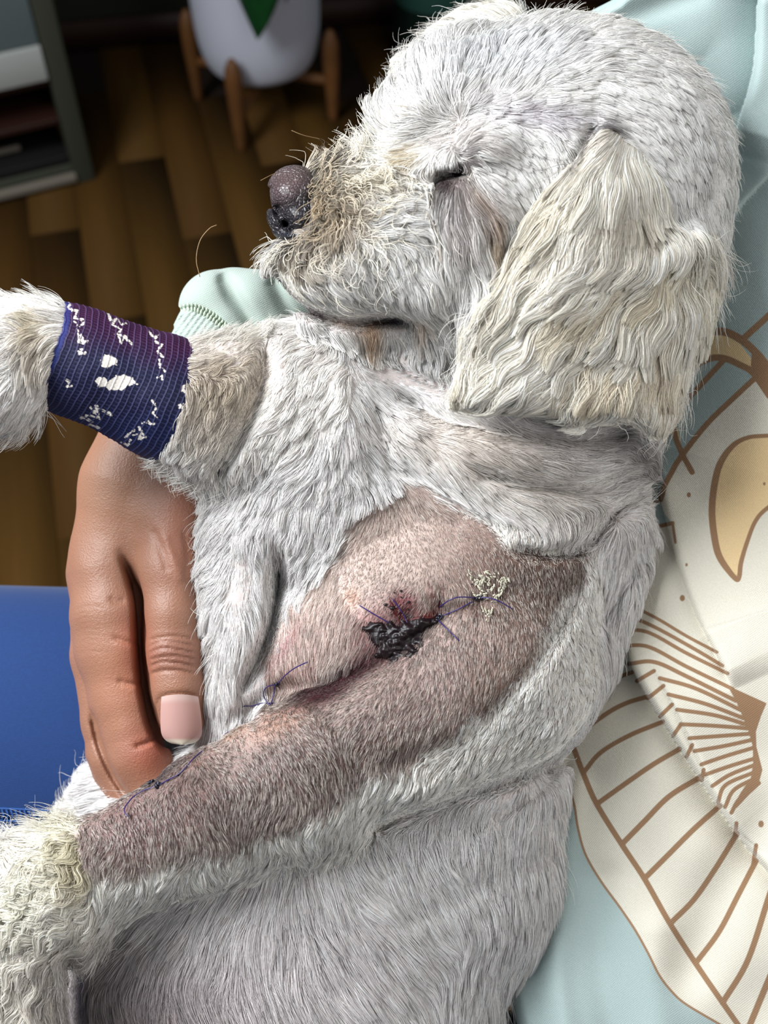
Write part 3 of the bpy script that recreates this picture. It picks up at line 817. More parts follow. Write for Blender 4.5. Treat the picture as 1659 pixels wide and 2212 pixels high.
QF = 1.0
STUB = (228, 220, 212)
def coat(name, gs, count, n, base, blobs, r0, r1, label=None, shv=0, mk=None, **kw):
    allP, allC = [], []
    for g in gs:
        mw = (tgrp == g) * ((1 - tsh) if shv == 0 else tsh if shv == 1 else 1.0)
        if mk is not None: mw = mw * mk
        A_ = (tarea * facing * mw).sum()
        tot = A_ if mk is not None else sum((tarea * facing * (tgrp == q) * ((1 - tsh) if shv == 0 else tsh if shv == 1 else 1)).sum() for q in gs)
        c_ = int(count * QF * A_ / tot)
        if c_ < 10: continue
        if g == BODY and shv == 0: mw = mw * (1 - .45 * np.exp(-(((tcen[:, 0] - 520) / 380) ** 2 + ((tcen[:, 1] - 2080) / 190) ** 2)))
        P, N_, k = sample(mw, c_)
        ok = np.ones(len(P), bool)
        if g == HEAD:   # bare nose leather
            ok &= ~((((P[:, 0] - 626) / 50) ** 2 + ((P[:, 1] - 438) / 74) ** 2 < 1))
        if g in (FORE, BODY):
            ok &= ~(inbandage(P) & (P[:, 0] < 402) & (P[:, 1] < 1010) & (g == FORE))
        P, N_ = P[ok], N_[ok]
        lm = None
        if g == HEAD:
            dl = np.minimum(d_line(P[:, 0].astype(float), P[:, 1].astype(float), [(925, 402), (950, 386), (985, 378), (1008, 362)]), d_line(P[:, 0].astype(float), P[:, 1].astype(float), [(592, 585), (612, 632), (650, 662), (705, 690), (770, 702), (830, 692), (893, 697)]))
            near_l = .3 + .7 * sstep(4, 30, dl)
        if shv == 0:
            s2 = shaved(P[:, 0], P[:, 1]) * (1.0 if g != BODY else ~((P[:, 0] < 575) & (P[:, 1] > 1380))); lm = 1 - 0.55 * s2
            if g == HEAD: lm = lm * near_l
        allP.append(grow(P, N_, g, n, lenmul=lm, **kw)); allC.append(tint(P, blobs, base))
    return hair_object(name, np.concatenate(allP), np.concatenate(allC), r0, r1, label)


coat('head_fur', (HEAD,), 165000, 9, (234, 232, 230), HBL, .58, .2, 'white to fawn hair of the head, dark around eye and lips', clump=20, pull=.7, jit=.11, lenk=1.3, hug=.45)
coat('ear_fur', (EAR,), 76000, 14, (245, 239, 229), EBL, .66, .22, 'long wavy cream hair of the ear', clump=30, pull=.8, jit=.07, lenk=1.5, hug=.25)
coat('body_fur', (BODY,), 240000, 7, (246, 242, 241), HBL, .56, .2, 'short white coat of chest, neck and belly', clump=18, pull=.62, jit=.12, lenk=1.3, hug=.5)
coat('foreleg_fur', (FORE,), 46000, 8, (245, 240, 236), HBL, .58, .2, 'greyish tan hair of the bandaged foreleg', clump=22, pull=.7)
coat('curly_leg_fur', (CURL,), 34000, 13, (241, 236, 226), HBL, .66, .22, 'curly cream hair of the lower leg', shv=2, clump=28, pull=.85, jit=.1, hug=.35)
coat('leg_edge_fur', (LEG,), 34000, 7, (246, 242, 236), HBL, .7, .22, 'longer white hair along the underside of the shaved leg', clump=16, pull=.6)
gm = lambda bx, by, rx, ry: np.exp(-(((tcen[:, 0] - bx) / rx) ** 2 + ((tcen[:, 1] - by) / ry) ** 2))
MBL = [(690, 440, 60, 100, 0, (170, 144, 108), .8), (820, 440, 80, 60, 0, (226, 214, 190), .6), (800, 690, 90, 20, 0, (150, 110, 90), .6)]
coat('muzzle_hair', (HEAD,), 1700, 14, (238, 232, 220), MBL, .85, .3, 'loose curly tan hairs around the nose and muzzle', mk=gm(730, 430, 120, 130) + .4 * gm(690, 330, 110, 50) + .3 * gm(650, 570, 90, 50), lenk=1.25, liftk=1.9, hug=.2, wavek=2.2, jit=.4, clump=13, pull=.55)
coat('stray_head_hair', (HEAD, EAR), 1500, 9, (236, 232, 226), HBL, .5, .15, 'fine stray hairs along the outline of the head', mk=(tn[:, 2] < .45) * 1.0, lenk=1.1, liftk=2.4, hug=.15, jit=.4, clump=12, pull=.3)
coat('stray_body_hair', (BODY, FORE, CURL), 3400, 8, (236, 232, 226), HBL, .5, .15, 'fine stray hairs along the outline of the body', mk=(tn[:, 2] < .4) * 1.0, lenk=1.1, liftk=1.8, hug=.15, jit=.3, clump=12, pull=.3)
# clipped stubble on the shaved skin
STB = [(860, 1375, 95, 62, -20, (26, 10, 14), 1), (760, 1458, 120, 30, -33, (44, 14, 20), .95), (700, 1490, 60, 20, -25, (70, 36, 40), .8), (560, 1525, 50, 12, -30, (50, 40, 50), .6), (440, 1600, 120, 12, -36, (60, 44, 46), .6), (870, 1300, 40, 30, 0, (130, 80, 84), .5), (340, 1672, 46, 24, -25, (50, 34, 40), .95), (705, 1492, 55, 34, -25, (70, 28, 34), .95), (1010, 1310, 60, 14, -20, (90, 60, 54), .6), (420, 1700, 60, 80, 0, (150, 126, 118), .5)]
coat('clipped_fur', (LEG, BODY), 47000, 4, STUB, STB, .38, .17, 'short clipped hair on the shaved skin', shv=1, clump=10, pull=.35, jit=.12, lenk=.74)
print('fur done', time.time() - T0)

# ------------------------------------------------------------------ wound: scab, crust, sutures
def onskin(pts, lift, n=24):
    q = spline(np.array([p[:2] for p in pts], float), n)
    z = dg.front(q[:, 0], q[:, 1])
    lf = spline(np.array([[l, 0] for l in (lift if hasattr(lift, '__len__') else [lift] * len(pts))], float), n)[:, 0] if len(pts) > 1 else lift
    return np.stack([q[:, 0], q[:, 1], z + lf], -1)


SCAB = [(768, 1352), (790, 1345), (812, 1347), (842, 1342), (860, 1345), (875, 1338), (900, 1331), (938, 1335), (950, 1344), (925, 1363), (911, 1372), (905, 1402), (886, 1416), (868, 1424), (845, 1430), (815, 1424), (798, 1418), (812, 1402), (800, 1388), (795, 1372)]
xs = np.arange(750, 975, 2.5); ys = np.arange(1320, 1450, 2.5)
XX, YY = np.meshgrid(xs, ys, indexing='ij')
dd = sd_poly(XX, YY, SCAB) + 9 * vnoise(np.stack([XX, YY], -1), 11, 4)
ZZ = dg.front(XX.ravel(), YY.ravel()).reshape(XX.shape)
P2 = np.stack([XX, YY], -1)
hh = 11 * sstep(4, -20, dd) + (np.abs(vnoise(P2, 14, 6)) * 9 + vnoise(P2, 5, 8) * 2.2) * sstep(6, -8, dd) - 7 * sstep(0, 8, dd)
V = np.stack([XX, YY, ZZ + hh], -1).reshape(-1, 3)
F = gridfaces(len(xs), len(ys))[:, ::-1]
keep = (dd.ravel()[F] < 7).all(1)
me = npmesh('scab', W(V), F[keep])
M_scab = mat('clotted_blood', (7, 6, 10), 0.42, 0.4, noise=(500, (26, 5, 9)), bump=(1800, .25, .0004))
tag(link('scab', me, M_scab, dog), 'glossy black scab over the wound')
# red raw strip and small clots
raw = []
for pts, r in (([(842, 1296), (852, 1318), (868, 1342)], 5), ([(880, 1342), (905, 1337), (940, 1333)], 6), ([(926, 1310), (940, 1326), (948, 1336)], 3.5), ([(952, 1280), (949, 1300), (948, 1325)], 2)):
    q = onskin(pts, -1.0, 12); raw.append(tube(W(q), np.sin(np.linspace(.25, 2.9, 12)) * r * S, 8))
V, F = merge(raw)
tag(link('raw_wound_edge', npmesh_mixed('raw_wound_edge', V, F), mat('raw_flesh', (70, 8, 10), .5, .4, bump=(2500, .6, .0004)), dog), 'dark red raw wound edge')
M_crust = mat('dried_crust', (204, 200, 180), .85, .15, bump=(3000, .6, .0006))
cr2 = []
for pts in (([(1013, 1232), (1018, 1246), (1032, 1256), (1026, 1262)]), ([(1030, 1240), (1044, 1250), (1056, 1246), (1050, 1262)]), ([(1046, 1236), (1064, 1244), (1078, 1256), (1070, 1268)]), ([(1018, 1272), (1026, 1286), (1044, 1290), (1062, 1286), (1078, 1280), (1080, 1262)]),
            ([(1076, 1238), (1090, 1248), (1096, 1262)]), ([(1060, 1296), (1076, 1290), (1086, 1270)]), ([(1056, 1260), (1066, 1266), (1060, 1276), (1048, 1272)]), ([(1034, 1266), (1040, 1278), (1052, 1282)]), ([(1084, 1252), (1090, 1272)]), ([(1044, 1244), (1040, 1262)]),
            ([(1040, 1310), (1050, 1325), (1048, 1340)]), ([(1062, 1312), (1058, 1330)])):
    q = onskin(pts, 4.0, 26)
    for _ in range(15):
        k = rng.integers(0, 25); c_ = q[k] + np.array([*rng.normal(0, 2.6, 2), rng.uniform(-1, 4)])
        d_ = (q[min(k + 1, 25)] - q[max(k - 1, 0)]); d_ /= np.linalg.norm(d_) + 1e-6
        d_ = d_ + rng.normal(0, .35, 3) * [1, 1, .4]; ln = rng.uniform(1.5, 4.5)
        cr2.append(tube(W(np.array([c_ - d_ * ln, c_ + rng.normal(0, .6, 3), c_ + d_ * ln])), np.array([.6, rng.uniform(1.1, 2.3), .5]) * S, 5))
V, F = merge(cr2)
tag(link('dried_crust', npmesh_mixed('dried_crust', V, F), M_crust, dog), 'pale flaky dried crust at the upper end of the stitches')
M_thread = mat('suture_thread', (44, 30, 92), .35, .5)
M_knot = mat('suture_knot', (16, 14, 34), .3, .6)
SUT = [([(777, 1308), (803, 1324), (841, 1346)], [14, 12, 3]), ([(947, 1340), (970, 1363), (992, 1384)], [3, 12, 10]), ([(950, 1311), (970, 1297), (992, 1290), (1026, 1291)], [3, 11, 12, 5]),
       ([(1030, 1291), (1058, 1292), (1082, 1301), (1108, 1316)], [4, 14, 18, 14]), ([(664, 1430), (637, 1443), (615, 1460), (600, 1478)], [34, 26, 14, 4]),
       ([(596, 1479), (576, 1484), (569, 1500), (576, 1516), (584, 1522), (590, 1504), (594, 1482)], [6, 16, 22, 18, 12, 16, 6]), ([(594, 1519), (567, 1519), (545, 1525), (526, 1526), (514, 1537)], [6, 8, 10, 8, 3]),
       ([(520, 1560), (498, 1578), (474, 1594), (450, 1610)], [7, 12, 10, 8]), ([(450, 1610), (434, 1624), (418, 1638), (406, 1652)], [8, 12, 12, 8]), ([(404, 1654), (386, 1672), (364, 1684), (344, 1696)], [7, 9, 10, 8]),
       ([(337, 1698), (309, 1708), (287, 1722), (271, 1742), (269, 1754), (277, 1764)], [4, 16, 20, 20, 18, 14]), ([(848, 1294), (868, 1322), (880, 1345)], [2, 5, 4]), ([(952, 1332), (985, 1318), (1020, 1300)], [2, 4, 3])]
for pts, lf in SUT:
    q = onskin(pts, lf, 26)
    V, F = tube(W(q), 1.35 * S, 6)
    link('suture_thread', npmesh_mixed('suture_thread', V, F), M_thread, dog)
for (kx, ky, kr) in ((1028, 1292, 6), (1040, 1290, 5), (600, 1478, 6), (340, 1698, 9), (330, 1692, 7), (948, 1334, 7), (386, 1673, 4), (519, 1559, 4)):
    kp = []
    z = float(dg.front(kx, ky)[0]) + kr * .7
    for _ in range(4):
        c_ = np.array([kx, ky, z]) + rng.normal(0, kr * .28, 3)
        th = np.linspace(0, 5.6, 14); ax1 = rng.normal(0, 1, 3); ax1 /= np.linalg.norm(ax1); ax2 = np.cross(ax1, rng.normal(0, 1, 3)); ax2 /= np.linalg.norm(ax2)
        q = c_ + kr * .62 * (np.cos(th)[:, None] * ax1 + np.sin(th)[:, None] * ax2)
        kp.append(tube(W(q), kr * .3 * S, 6))
    V, F = merge(kp)
    link('suture_knot', npmesh_mixed('suture_knot', V, F), M_knot, dog)
# little dried blood specks
sp = []
for (kx, ky, kr) in ((833, 1306, 4), (866, 1276, 3), (848, 1313, 6), (883, 1300, 4), (882, 1316, 3), (867, 1290, 2), (852, 1280, 2), (1020, 1262, 2), (800, 1344, 3), (775, 1348, 2.5)):
    z = float(dg.front(kx, ky)[0]) + 1
    q = np.array([[kx - kr, ky, z], [kx, ky + kr * .2, z + 1.2], [kx + kr, ky - kr * .2, z]])
    sp.append(tube(W(q), np.array([.4, .9, .4]) * kr * S, 6))
V, F = merge(sp)
tag(link('blood_specks', npmesh_mixed('blood_specks', V, F), M_scab, dog), kind='stuff')
# whiskers and the long stray hairs of the muzzle
wh = [([(432, 598, -20), (424, 560, -15), (432, 520, -10), (452, 494, -8), (468, 486, -8)], .9), ([(600, 372, 60), (582, 380, 70), (563, 390, 74)], .6), ([(690, 300, 60), (655, 292, 80), (630, 282, 84)], .7)]
for pts, r in wh:
    V, F = tube(W(spline(np.array(pts, float), 20)), r * S, 5)
    link('whisker', npmesh_mixed('whisker', V, F), mat('whisker_hair', (150, 120, 86), .5), dog)
# ------------------------------------------------------------------ bandage round the foreleg
nu, nv = 264, 540
u = np.linspace(0, 1, nu)[:, None]; v = np.linspace(0, 2 * np.pi, nv, endpoint=False)[None, :]
A0 = np.array([96, 756, 28.]); A1 = np.array([381, 870, -32.])
mid = spline(np.array([A0, (A0 + A1) / 2 + [4, -2, 6], A1]), nu)
axd = (A1 - A0) / np.linalg.norm(A1 - A0)
zz = np.array([0, 0, 1.0]); fz = zz - (zz @ axd) * axd; fz /= np.linalg.norm(fz); fx = np.cross(fz, axd)
rad = 113 + 22 * u + 3 * np.sin(u * 9)
wr = 1.6 * vnoise(np.stack([u * 40 + 0 * v, np.cos(v) * 9 + 0 * u, np.sin(v) * 9 + 0 * u], -1), 3.0, 2)
rows = 22; colsn = 84
wob = .25 * np.sin(3 * v + 9 * u) + .18 * np.sin(11 * v)
cellu = np.abs(np.sin(np.pi * rows * u + wob))
cellv = np.abs(np.sin(.5 * colsn * v + np.floor(u * rows + wob / np.pi) * 2.1))
rad = rad + wr + 1.6 * np.exp(-(cellu / .3) ** 2) + 1.2 * np.exp(-(cellv / .28) ** 2) + 1.0 * cellu * cellv
edge = 1.5 * np.sin(v * 23) + 2 * np.sin(v * 9)
P = mid[:, None, :] + rad[..., None] * (np.cos(v)[..., None] * fz + np.sin(v)[..., None] * fx)
P = P + axd * ((edge * (np.abs(u - .5) * 2) ** 8)[..., None])
Pin = mid[:, None, :] + (rad[..., None] - 7) * (np.cos(v)[..., None] * fz + np.sin(v)[..., None] * fx)
V = np.vstack([P.reshape(-1, 3), Pin.reshape(-1, 3)])
F = gridfaces(nu, nv, True); F2 = gridfaces(nu, nv, True, nu * nv)[:, ::-1]
j = np.arange(nv); j2 = (j + 1) % nv; b = nu * nv
rim0 = np.stack([j, j + b, j2 + b, j2], -1); o_ = (nu - 1) * nv
rim1 = np.stack([j + o_, j2 + o_, j2 + o_ + b, j + o_ + b], -1)
me = npmesh('bandage', W(V), np.vstack([F, F2, rim0, rim1]))
X, Y = V[:, 0], V[:, 1]
front = np.tile((np.cos(v) + 0 * u).ravel() > -.2, 2)
wn = 2.2 * vnoise(np.stack([X, Y], -1), 5, 3)
WH = [[(216, 778), (226, 766), (244, 768), (256, 776), (252, 790), (240, 790), (232, 796), (220, 792)],
      [(206, 822), (214, 812), (228, 815), (232, 824), (250, 812), (268, 808), (288, 816), (298, 830), (280, 832), (262, 844), (240, 845), (224, 836), (214, 838)],
      [(389, 834), (400, 830), (400, 850), (392, 846)], [(386, 874), (396, 872), (396, 886), (386, 884)]]
GL = [[(140, 645), (152, 656), (146, 664), (160, 672)], [(150, 668), (166, 670), (160, 688), (178, 690)], [(160, 694), (172, 706), (184, 694)], [(168, 712), (170, 740), (176, 722), (180, 742), (188, 736)], [(166, 758), (178, 754), (172, 764), (184, 762)],
      [(234, 678), (244, 700), (252, 686), (262, 702), (272, 698)], [(240, 700), (262, 712), (250, 722), (274, 728)], [(254, 722), (262, 742), (268, 728), (284, 744)], [(322, 716), (334, 730), (344, 722)], [(336, 738), (350, 744), (340, 758), (354, 772)], [(344, 778), (346, 792), (358, 802)], [(340, 816), (350, 812), (350, 820)],
      [(144, 820), (152, 824), (146, 836), (154, 834)], [(172, 900), (200, 912), (186, 898), (212, 902)], [(196, 880), (216, 906), (206, 876), (240, 898)], [(210, 880), (238, 892)], [(190, 916), (214, 924)],
      [(328, 866), (338, 880), (330, 894), (340, 902)], [(308, 914), (320, 910), (326, 918), (334, 914)], [(286, 940), (304, 936), (298, 950), (314, 944)], [(262, 956), (276, 962), (282, 950)], [(270, 944), (290, 930)], [(300, 924), (310, 940)]]
wd = np.full(len(X), 99.0)
for p in WH: wd = np.minimum(wd, sd_poly(X, Y, p))
for p in GL: wd = np.minimum(wd, d_line(X, Y, p) - 2.5)
wd = np.where(front, wd + wn, 9)
attrf(me, 'print', wd + 3.0 * np.tile((np.exp(-(np.minimum(cellu, cellv) / .3) ** 2)).ravel(), 2))
pu = sstep(760, 640, Y - (X - 100) * .28 + 14 * vnoise(np.stack([X, Y], -1), 30, 6)) 
bl = sstep(860, 960, Y + 0 * X)
base = np.array(lin((36, 38, 80)))[None] * (1 - pu[:, None]) + np.array(lin((86, 36, 82)))[None] * pu[:, None]
base = base * (1 - bl[:, None] * .6) + np.array(lin((36, 52, 112))) * bl[:, None] * .6
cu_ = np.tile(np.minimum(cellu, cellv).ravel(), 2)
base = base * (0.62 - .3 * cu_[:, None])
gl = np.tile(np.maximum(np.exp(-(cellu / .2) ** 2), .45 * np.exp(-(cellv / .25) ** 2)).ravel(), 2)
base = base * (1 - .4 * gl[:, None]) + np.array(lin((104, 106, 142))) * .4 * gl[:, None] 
ed = np.tile(((u < .035) + 0 * v > 0).ravel(), 2)
base[ed] = base[ed] * .4 + np.array(lin((46, 58, 128))) * .6
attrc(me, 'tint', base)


def print_mat(name, layers, rough=.75, sheen=0.0, baseattr=None, base=(200, 200, 200), bump=None, w=1.6, grain=None):
    """layers: (attribute, colour), a printed shape where its distance is below zero"""
    m = mat(name, base, rough, .2)
    N = m.node_tree.nodes; L = m.node_tree.links; b = N['Principled BSDF']
    b.inputs['Sheen Weight'].default_value = sheen
    if baseattr:
        a = N.new('ShaderNodeAttribute'); a.attribute_name = baseattr; cur = a.outputs['Color']
    else:
        c = N.new('ShaderNodeRGB'); c.outputs[0].default_value = lin(base) + (1,); cur = c.outputs[0]
    for at, col in layers:
        a = N.new('ShaderNodeAttribute'); a.attribute_name = at
        r = N.new('ShaderNodeMapRange'); r.inputs[1].default_value = w / 2; r.inputs[2].default_value = -w / 2
        L.new(a.outputs['Fac'], r.inputs[0])
        mx = N.new('ShaderNodeMix'); mx.data_type = 'RGBA'; mx.inputs[7].default_value = lin(col) + (1,)
        L.new(r.outputs[0], mx.inputs[0]); L.new(cur, mx.inputs[6]); cur = mx.outputs[2]
    if grain:
        tc = N.new('ShaderNodeTexCoord'); n = N.new('ShaderNodeTexNoise'); n.inputs['Scale'].default_value = grain[0]; n.inputs['Detail'].default_value = 2
        L.new(tc.outputs['Object'], n.inputs['Vector'])
        rr = N.new('ShaderNodeMapRange'); rr.inputs[1].default_value = .3; rr.inputs[2].default_value = .7; rr.inputs[3].default_value = 1 - grain[1]; rr.inputs[4].default_value = 1
        L.new(n.outputs['Fac'], rr.inputs[0])
        mx = N.new('ShaderNodeMix'); mx.data_type = 'RGBA'; mx.blend_type = 'MULTIPLY'; mx.inputs[0].default_value = 1
        L.new(cur, mx.inputs[6]); L.new(rr.outputs[0], mx.inputs[7]); cur = mx.outputs[2]
    L.new(cur, b.inputs['Base Color'])
    if bump: bump(m, N, L, b)
    return m


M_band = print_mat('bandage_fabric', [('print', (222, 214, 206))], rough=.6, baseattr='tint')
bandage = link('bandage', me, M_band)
tag(bandage, 'navy and purple stretch bandage with white paw print around the dog\'s raised foreleg', 'bandage')
# ------------------------------------------------------------------ the person holding the dog
person = empty('person', tuple(W([1900, 1500, -500])))
tag(person, 'person in a pale blue-green printed sweatshirt and blue leggings holding the dog', 'person')

hs = Solid((110, 640, -500), (520, 1940, -90), 4.0)
PALM, THUMB, INDEX, MID_, RING, PINK = 1, 2, 3, 4, 5, 6
def finger(pts, zs=1.0, k=16):
    f = Solid(hs.lo, hs.lo + (hs.n - 1) * hs.h, hs.h)
    f.chain(pts, k, 1, zs)
    return f.D
hs.chain([(520, 740, -370, 56), (455, 790, -360, 66), (350, 900, -330, 112), (308, 1060, -318, 134), (262, 1190, -318, 104), (232, 1290, -318, 76)], 40, PALM, .8)
hs.cone((400, 960, -320), (372, 1110, -265), 96, 86, 40, PALM)
hs.cone((300, 1190, -345), (330, 1560, -345), 58, 44, 20, PALM)
palm = hs.D.copy()
fing = [finger([(378, 1080, -262, 84), (366, 1230, -222, 70), (372, 1330, -196, 63), (373, 1410, -188, 65), (383, 1490, -180, 60), (391, 1556, -178, 50)]),
        finger([(232, 1240, -300, 78), (240, 1330, -290, 88), (252, 1400, -288, 90), (270, 1510, -280, 76), (300, 1640, -262, 70), (350, 1730, -250, 58)]),
        finger([(206, 1260, -345, 56), (212, 1420, -352, 58), (238, 1560, -345, 60), (252, 1640, -335, 62), (320, 1780, -300, 52)]),
        finger([(220, 1480, -392, 50), (240, 1640, -388, 52), (262, 1760, -368, 52), (330, 1860, -340, 46)]),
        finger([(250, 1560, -430, 42), (280, 1760, -420, 42), (340, 1880, -380, 38)])]
ext = [fing[0]]
D = palm
for i, f in enumerate(fing):
    k = 34
    h = np.maximum(k - np.abs(D - f), 0) / k
    near = sstep(1330, 1230, hs.ax[1])[None, :, None] if i else sstep(1260, 1160, hs.ax[1])[None, :, None]
    kk = 5 + 30 * near
    h = np.maximum(kk - np.abs(D - f), 0) / kk
    D = np.minimum(D, f) - h * h * kk * .25
hs.D = D.astype(np.float32)
hst = hs.stroke
hst([(262, 1195), (285, 1250), (298, 1300), (302, 1400), (312, 1490), (332, 1570), (360, 1620)], 46, 10, (-300, -90))
for y_ in (1378, 1392, 1407, 1421, 1436, 1452):
    hst([(318, y_ + 6), (350, y_ - 5 + 4 * math.sin(y_)), (385, y_ - 3), (425, y_ + 5)], 4.4, 3.6, (-300, -90))
hst([(352, 1150), (375, 1210), (392, 1260)], -4, 10, (-400, -90))
hst([(330, 1140), (350, 1190), (362, 1240)], 3.5, 9, (-400, -90))
hst([(396, 1140), (404, 1200), (400, 1250)], 3, 8, (-400, -90))
hst([(240, 1376), (280, 1388), (312, 1380)], 5, 6, (-400, -90))
hst([(252, 1470), (285, 1478), (316, 1468)], 6, 6, (-400, -90))
hst([(236, 1290), (252, 1300), (270, 1296)], 4, 8, (-400, -90))
hst([(290, 1614), (316, 1606), (345, 1588)], 7, 6, (-400, -90))
for q in range(9):
    yq = 1318 + q * 12
    hst([(165, yq), (190, yq - 8), (222, yq - 4)], 1.3, 4, (-420, -90))
hst([(196, 1540), (214, 1610), (240, 1670), (276, 1730)], 16, 7, (-460, -90))
hst([(186, 1640), (204, 1720), (230, 1780)], 12, 6, (-460, -90))
# nail bed
hst([(338, 1600), (336, 1540), (350, 1506), (392, 1498), (430, 1506)], 4, 5, (-200, -90))
HV, HF = hs.mesh()
HN = hs.grad(HV.astype(np.float32))
HV = HV + HN * (vnoise(HV, 42, 2) * 1.6)[:, None]
me = npmesh('hand', W(HV), HF)
hx, hy, hz = HV.T
HB = [(370, 1415, 66, 44, 0, (128, 84, 70), .75), (390, 1590, 60, 40, 0, (206, 150, 130), .6), (290, 1420, 40, 120, 0, (150, 82, 60), .7), (330, 1620, 60, 60, 0, (150, 76, 56), .7),
      (230, 1050, 70, 120, 0, (176, 130, 102), .6), (400, 1150, 60, 110, 0, (160, 104, 84), .6), (250, 1480, 60, 100, 0, (172, 118, 92), .4)]
attrc(me, 'tint', paint(hx, hy, (142, 100, 79), HB))
M_hand = skin_mat('human_skin', .48, .12, 1500, .0, .45)
N = M_hand.node_tree.nodes; L = M_hand.node_tree.links
tc = N.new('ShaderNodeTexCoord'); vo = N.new('ShaderNodeTexVoronoi'); vo.inputs['Scale'].default_value = 1500; vo.feature = 'SMOOTH_F1'
mp = N.new('ShaderNodeMapping'); mp.inputs['Scale'].default_value = (1, 1.0, 1.7); mp.inputs['Rotation'].default_value = (.9, 0, 0)
wv = N.new('ShaderNodeTexNoise'); wv.inputs['Scale'].default_value = 700; wv.inputs['Detail'].default_value = 4
ad = N.new('ShaderNodeMath'); ad.operation = 'ADD'
bp = N.new('ShaderNodeBump'); bp.inputs['Strength'].default_value = .4; bp.inputs['Distance'].default_value = .0004
L.new(tc.outputs['Object'], mp.inputs[0]); L.new(mp.outputs[0], vo.inputs['Vector']); L.new(tc.outputs['Object'], wv.inputs['Vector'])
L.new(vo.outputs['Distance'], ad.inputs[0]); L.new(wv.outputs['Fac'], ad.inputs[1]); L.new(ad.outputs[0], bp.inputs['Height'])
L.new(bp.outputs[0], N['Principled BSDF'].inputs['Normal'])
hand = link('hand', me, M_hand, person)
# thumbnail: curved plate with a pale free edge
nu_, nv_ = 40, 44
uu = np.linspace(-1, 1, nu_)[:, None]; vv = np.linspace(0, 1, nv_)[None, :]
cx = 391 + (vv - .5) * 5
wid = 45 * (1 - .12 * (1 - vv) ** 3) * np.clip(1 - ((vv - .6) / .4).clip(0) ** 3.0, 0.0, 1) ** .42
X = cx + uu * wid
Yn = 1505 + vv * 104 + (1 - uu * uu) * (1 - vv) ** 4 * -5 + 0 * uu
# height above the thumb's fleshy pad
zc = hs.front(np.clip(X, 342, 440).ravel(), np.clip(Yn, 1500, 1590).ravel()).reshape(X.shape)
zc = np.nanmax(np.where(np.isnan(zc), -400, zc), axis=0)
k_ = int(nv_ * .7); zl = np.polyfit(vv[0, :k_], zc[:k_], 1); zc = (np.polyval(zl, vv[0]))[None, :] + 0 * uu
print('nail', zc[0, 0], zc[0, -1])
Zn = zc + 9 - 19 * (np.abs(uu) ** 2.2) - 8 * vv ** 3
V1 = np.stack([X, Yn, Zn], -1).reshape(-1, 3); V2 = V1 - [0, 0, 4]
Fn = gridfaces(nu_, nv_)
me = npmesh('thumbnail', W(np.vstack([V1, V2])), np.vstack([Fn[:, ::-1], Fn + nu_ * nv_]))
fr = np.clip((vv - .86) / .06, 0, 1) + 0 * uu; lun = np.clip((.16 - vv) / .1, 0, 1) + 0 * uu
nc = np.array(lin((186, 146, 138)))[None, None] * (1 - fr[..., None]) + np.array(lin((206, 196, 176)))[None, None] * fr[..., None]
nc = nc * (1 - .5 * lun[..., None]) + np.array(lin((204, 184, 176)))[None, None] * .5 * lun[..., None]
nc = nc.reshape(-1, 3); attrc(me, 'tint', np.vstack([nc, nc]))
m = mat('nail', rough=.28, spec=.5, coat=.3); N = m.node_tree.nodes; L = m.node_tree.links
a = N.new('ShaderNodeAttribute'); a.attribute_name = 'tint'; L.new(a.outputs['Color'], N['Principled BSDF'].inputs['Base Color'])
tag(link('thumbnail', me, m, hand), 'smooth pale pink thumbnail')

# ---------------------------------------------------------------- knit fabric
def knit(sc, strength, angle=0.0, dist=.0007, wavy=0.0):
    def f(m, N, L, b):
        uv = N.new('ShaderNodeUVMap'); uv.uv_map = 'cloth'
        mp = N.new('ShaderNodeMapping'); mp.inputs['Rotation'].default_value = (0, 0, angle)
        L.new(uv.outputs[0], mp.inputs[0])
        src = mp.outputs[0]
        if wavy:
            nz = N.new('ShaderNodeTexNoise'); nz.inputs['Scale'].default_value = wavy; nz.inputs['Detail'].default_value = 2
            mm = N.new('ShaderNodeVectorMath'); mm.operation = 'MULTIPLY_ADD'; mm.inputs[1].default_value = (.05, .05, 0)
            L.new(src, nz.inputs['Vector']); L.new(nz.outputs['Color'], mm.inputs[0]); L.new(src, mm.inputs[2]); src = mm.outputs[0]
        w1 = N.new('ShaderNodeTexWave'); w1.inputs['Scale'].default_value = sc; w1.inputs['Distortion'].default_value = 1.2; w1.inputs['Detail'].default_value = 1; w1.inputs['Detail Scale'].default_value = 1.5
        w2 = N.new('ShaderNodeTexWave'); w2.bands_direction = 'Y'; w2.inputs['Scale'].default_value = sc * .8; w2.inputs['Distortion'].default_value = 1.5; w2.inputs['Detail'].default_value = 1
        L.new(src, w1.inputs[0]); L.new(src, w2.inputs[0])
        mu = N.new('ShaderNodeMath'); mu.operation = 'MULTIPLY_ADD'; mu.inputs[1].default_value = .55
        L.new(w2.outputs['Fac'], mu.inputs[0]); L.new(w1.outputs['Fac'], mu.inputs[2])
        bp = N.new('ShaderNodeBump'); bp.inputs['Strength'].default_value = strength; bp.inputs['Distance'].default_value = dist
        L.new(mu.outputs[0], bp.inputs['Height']); L.new(bp.outputs[0], b.inputs['Normal'])
    return f


CLOTH = (170, 187, 185)
sweatshirt_parts = empty('sweatshirt'); sweatshirt_parts.parent = person
sweatshirt_parts.location = (0, 0, 0)
tag(sweatshirt_parts, 'pale blue-green sweatshirt with a large cream, yellow and brown print')

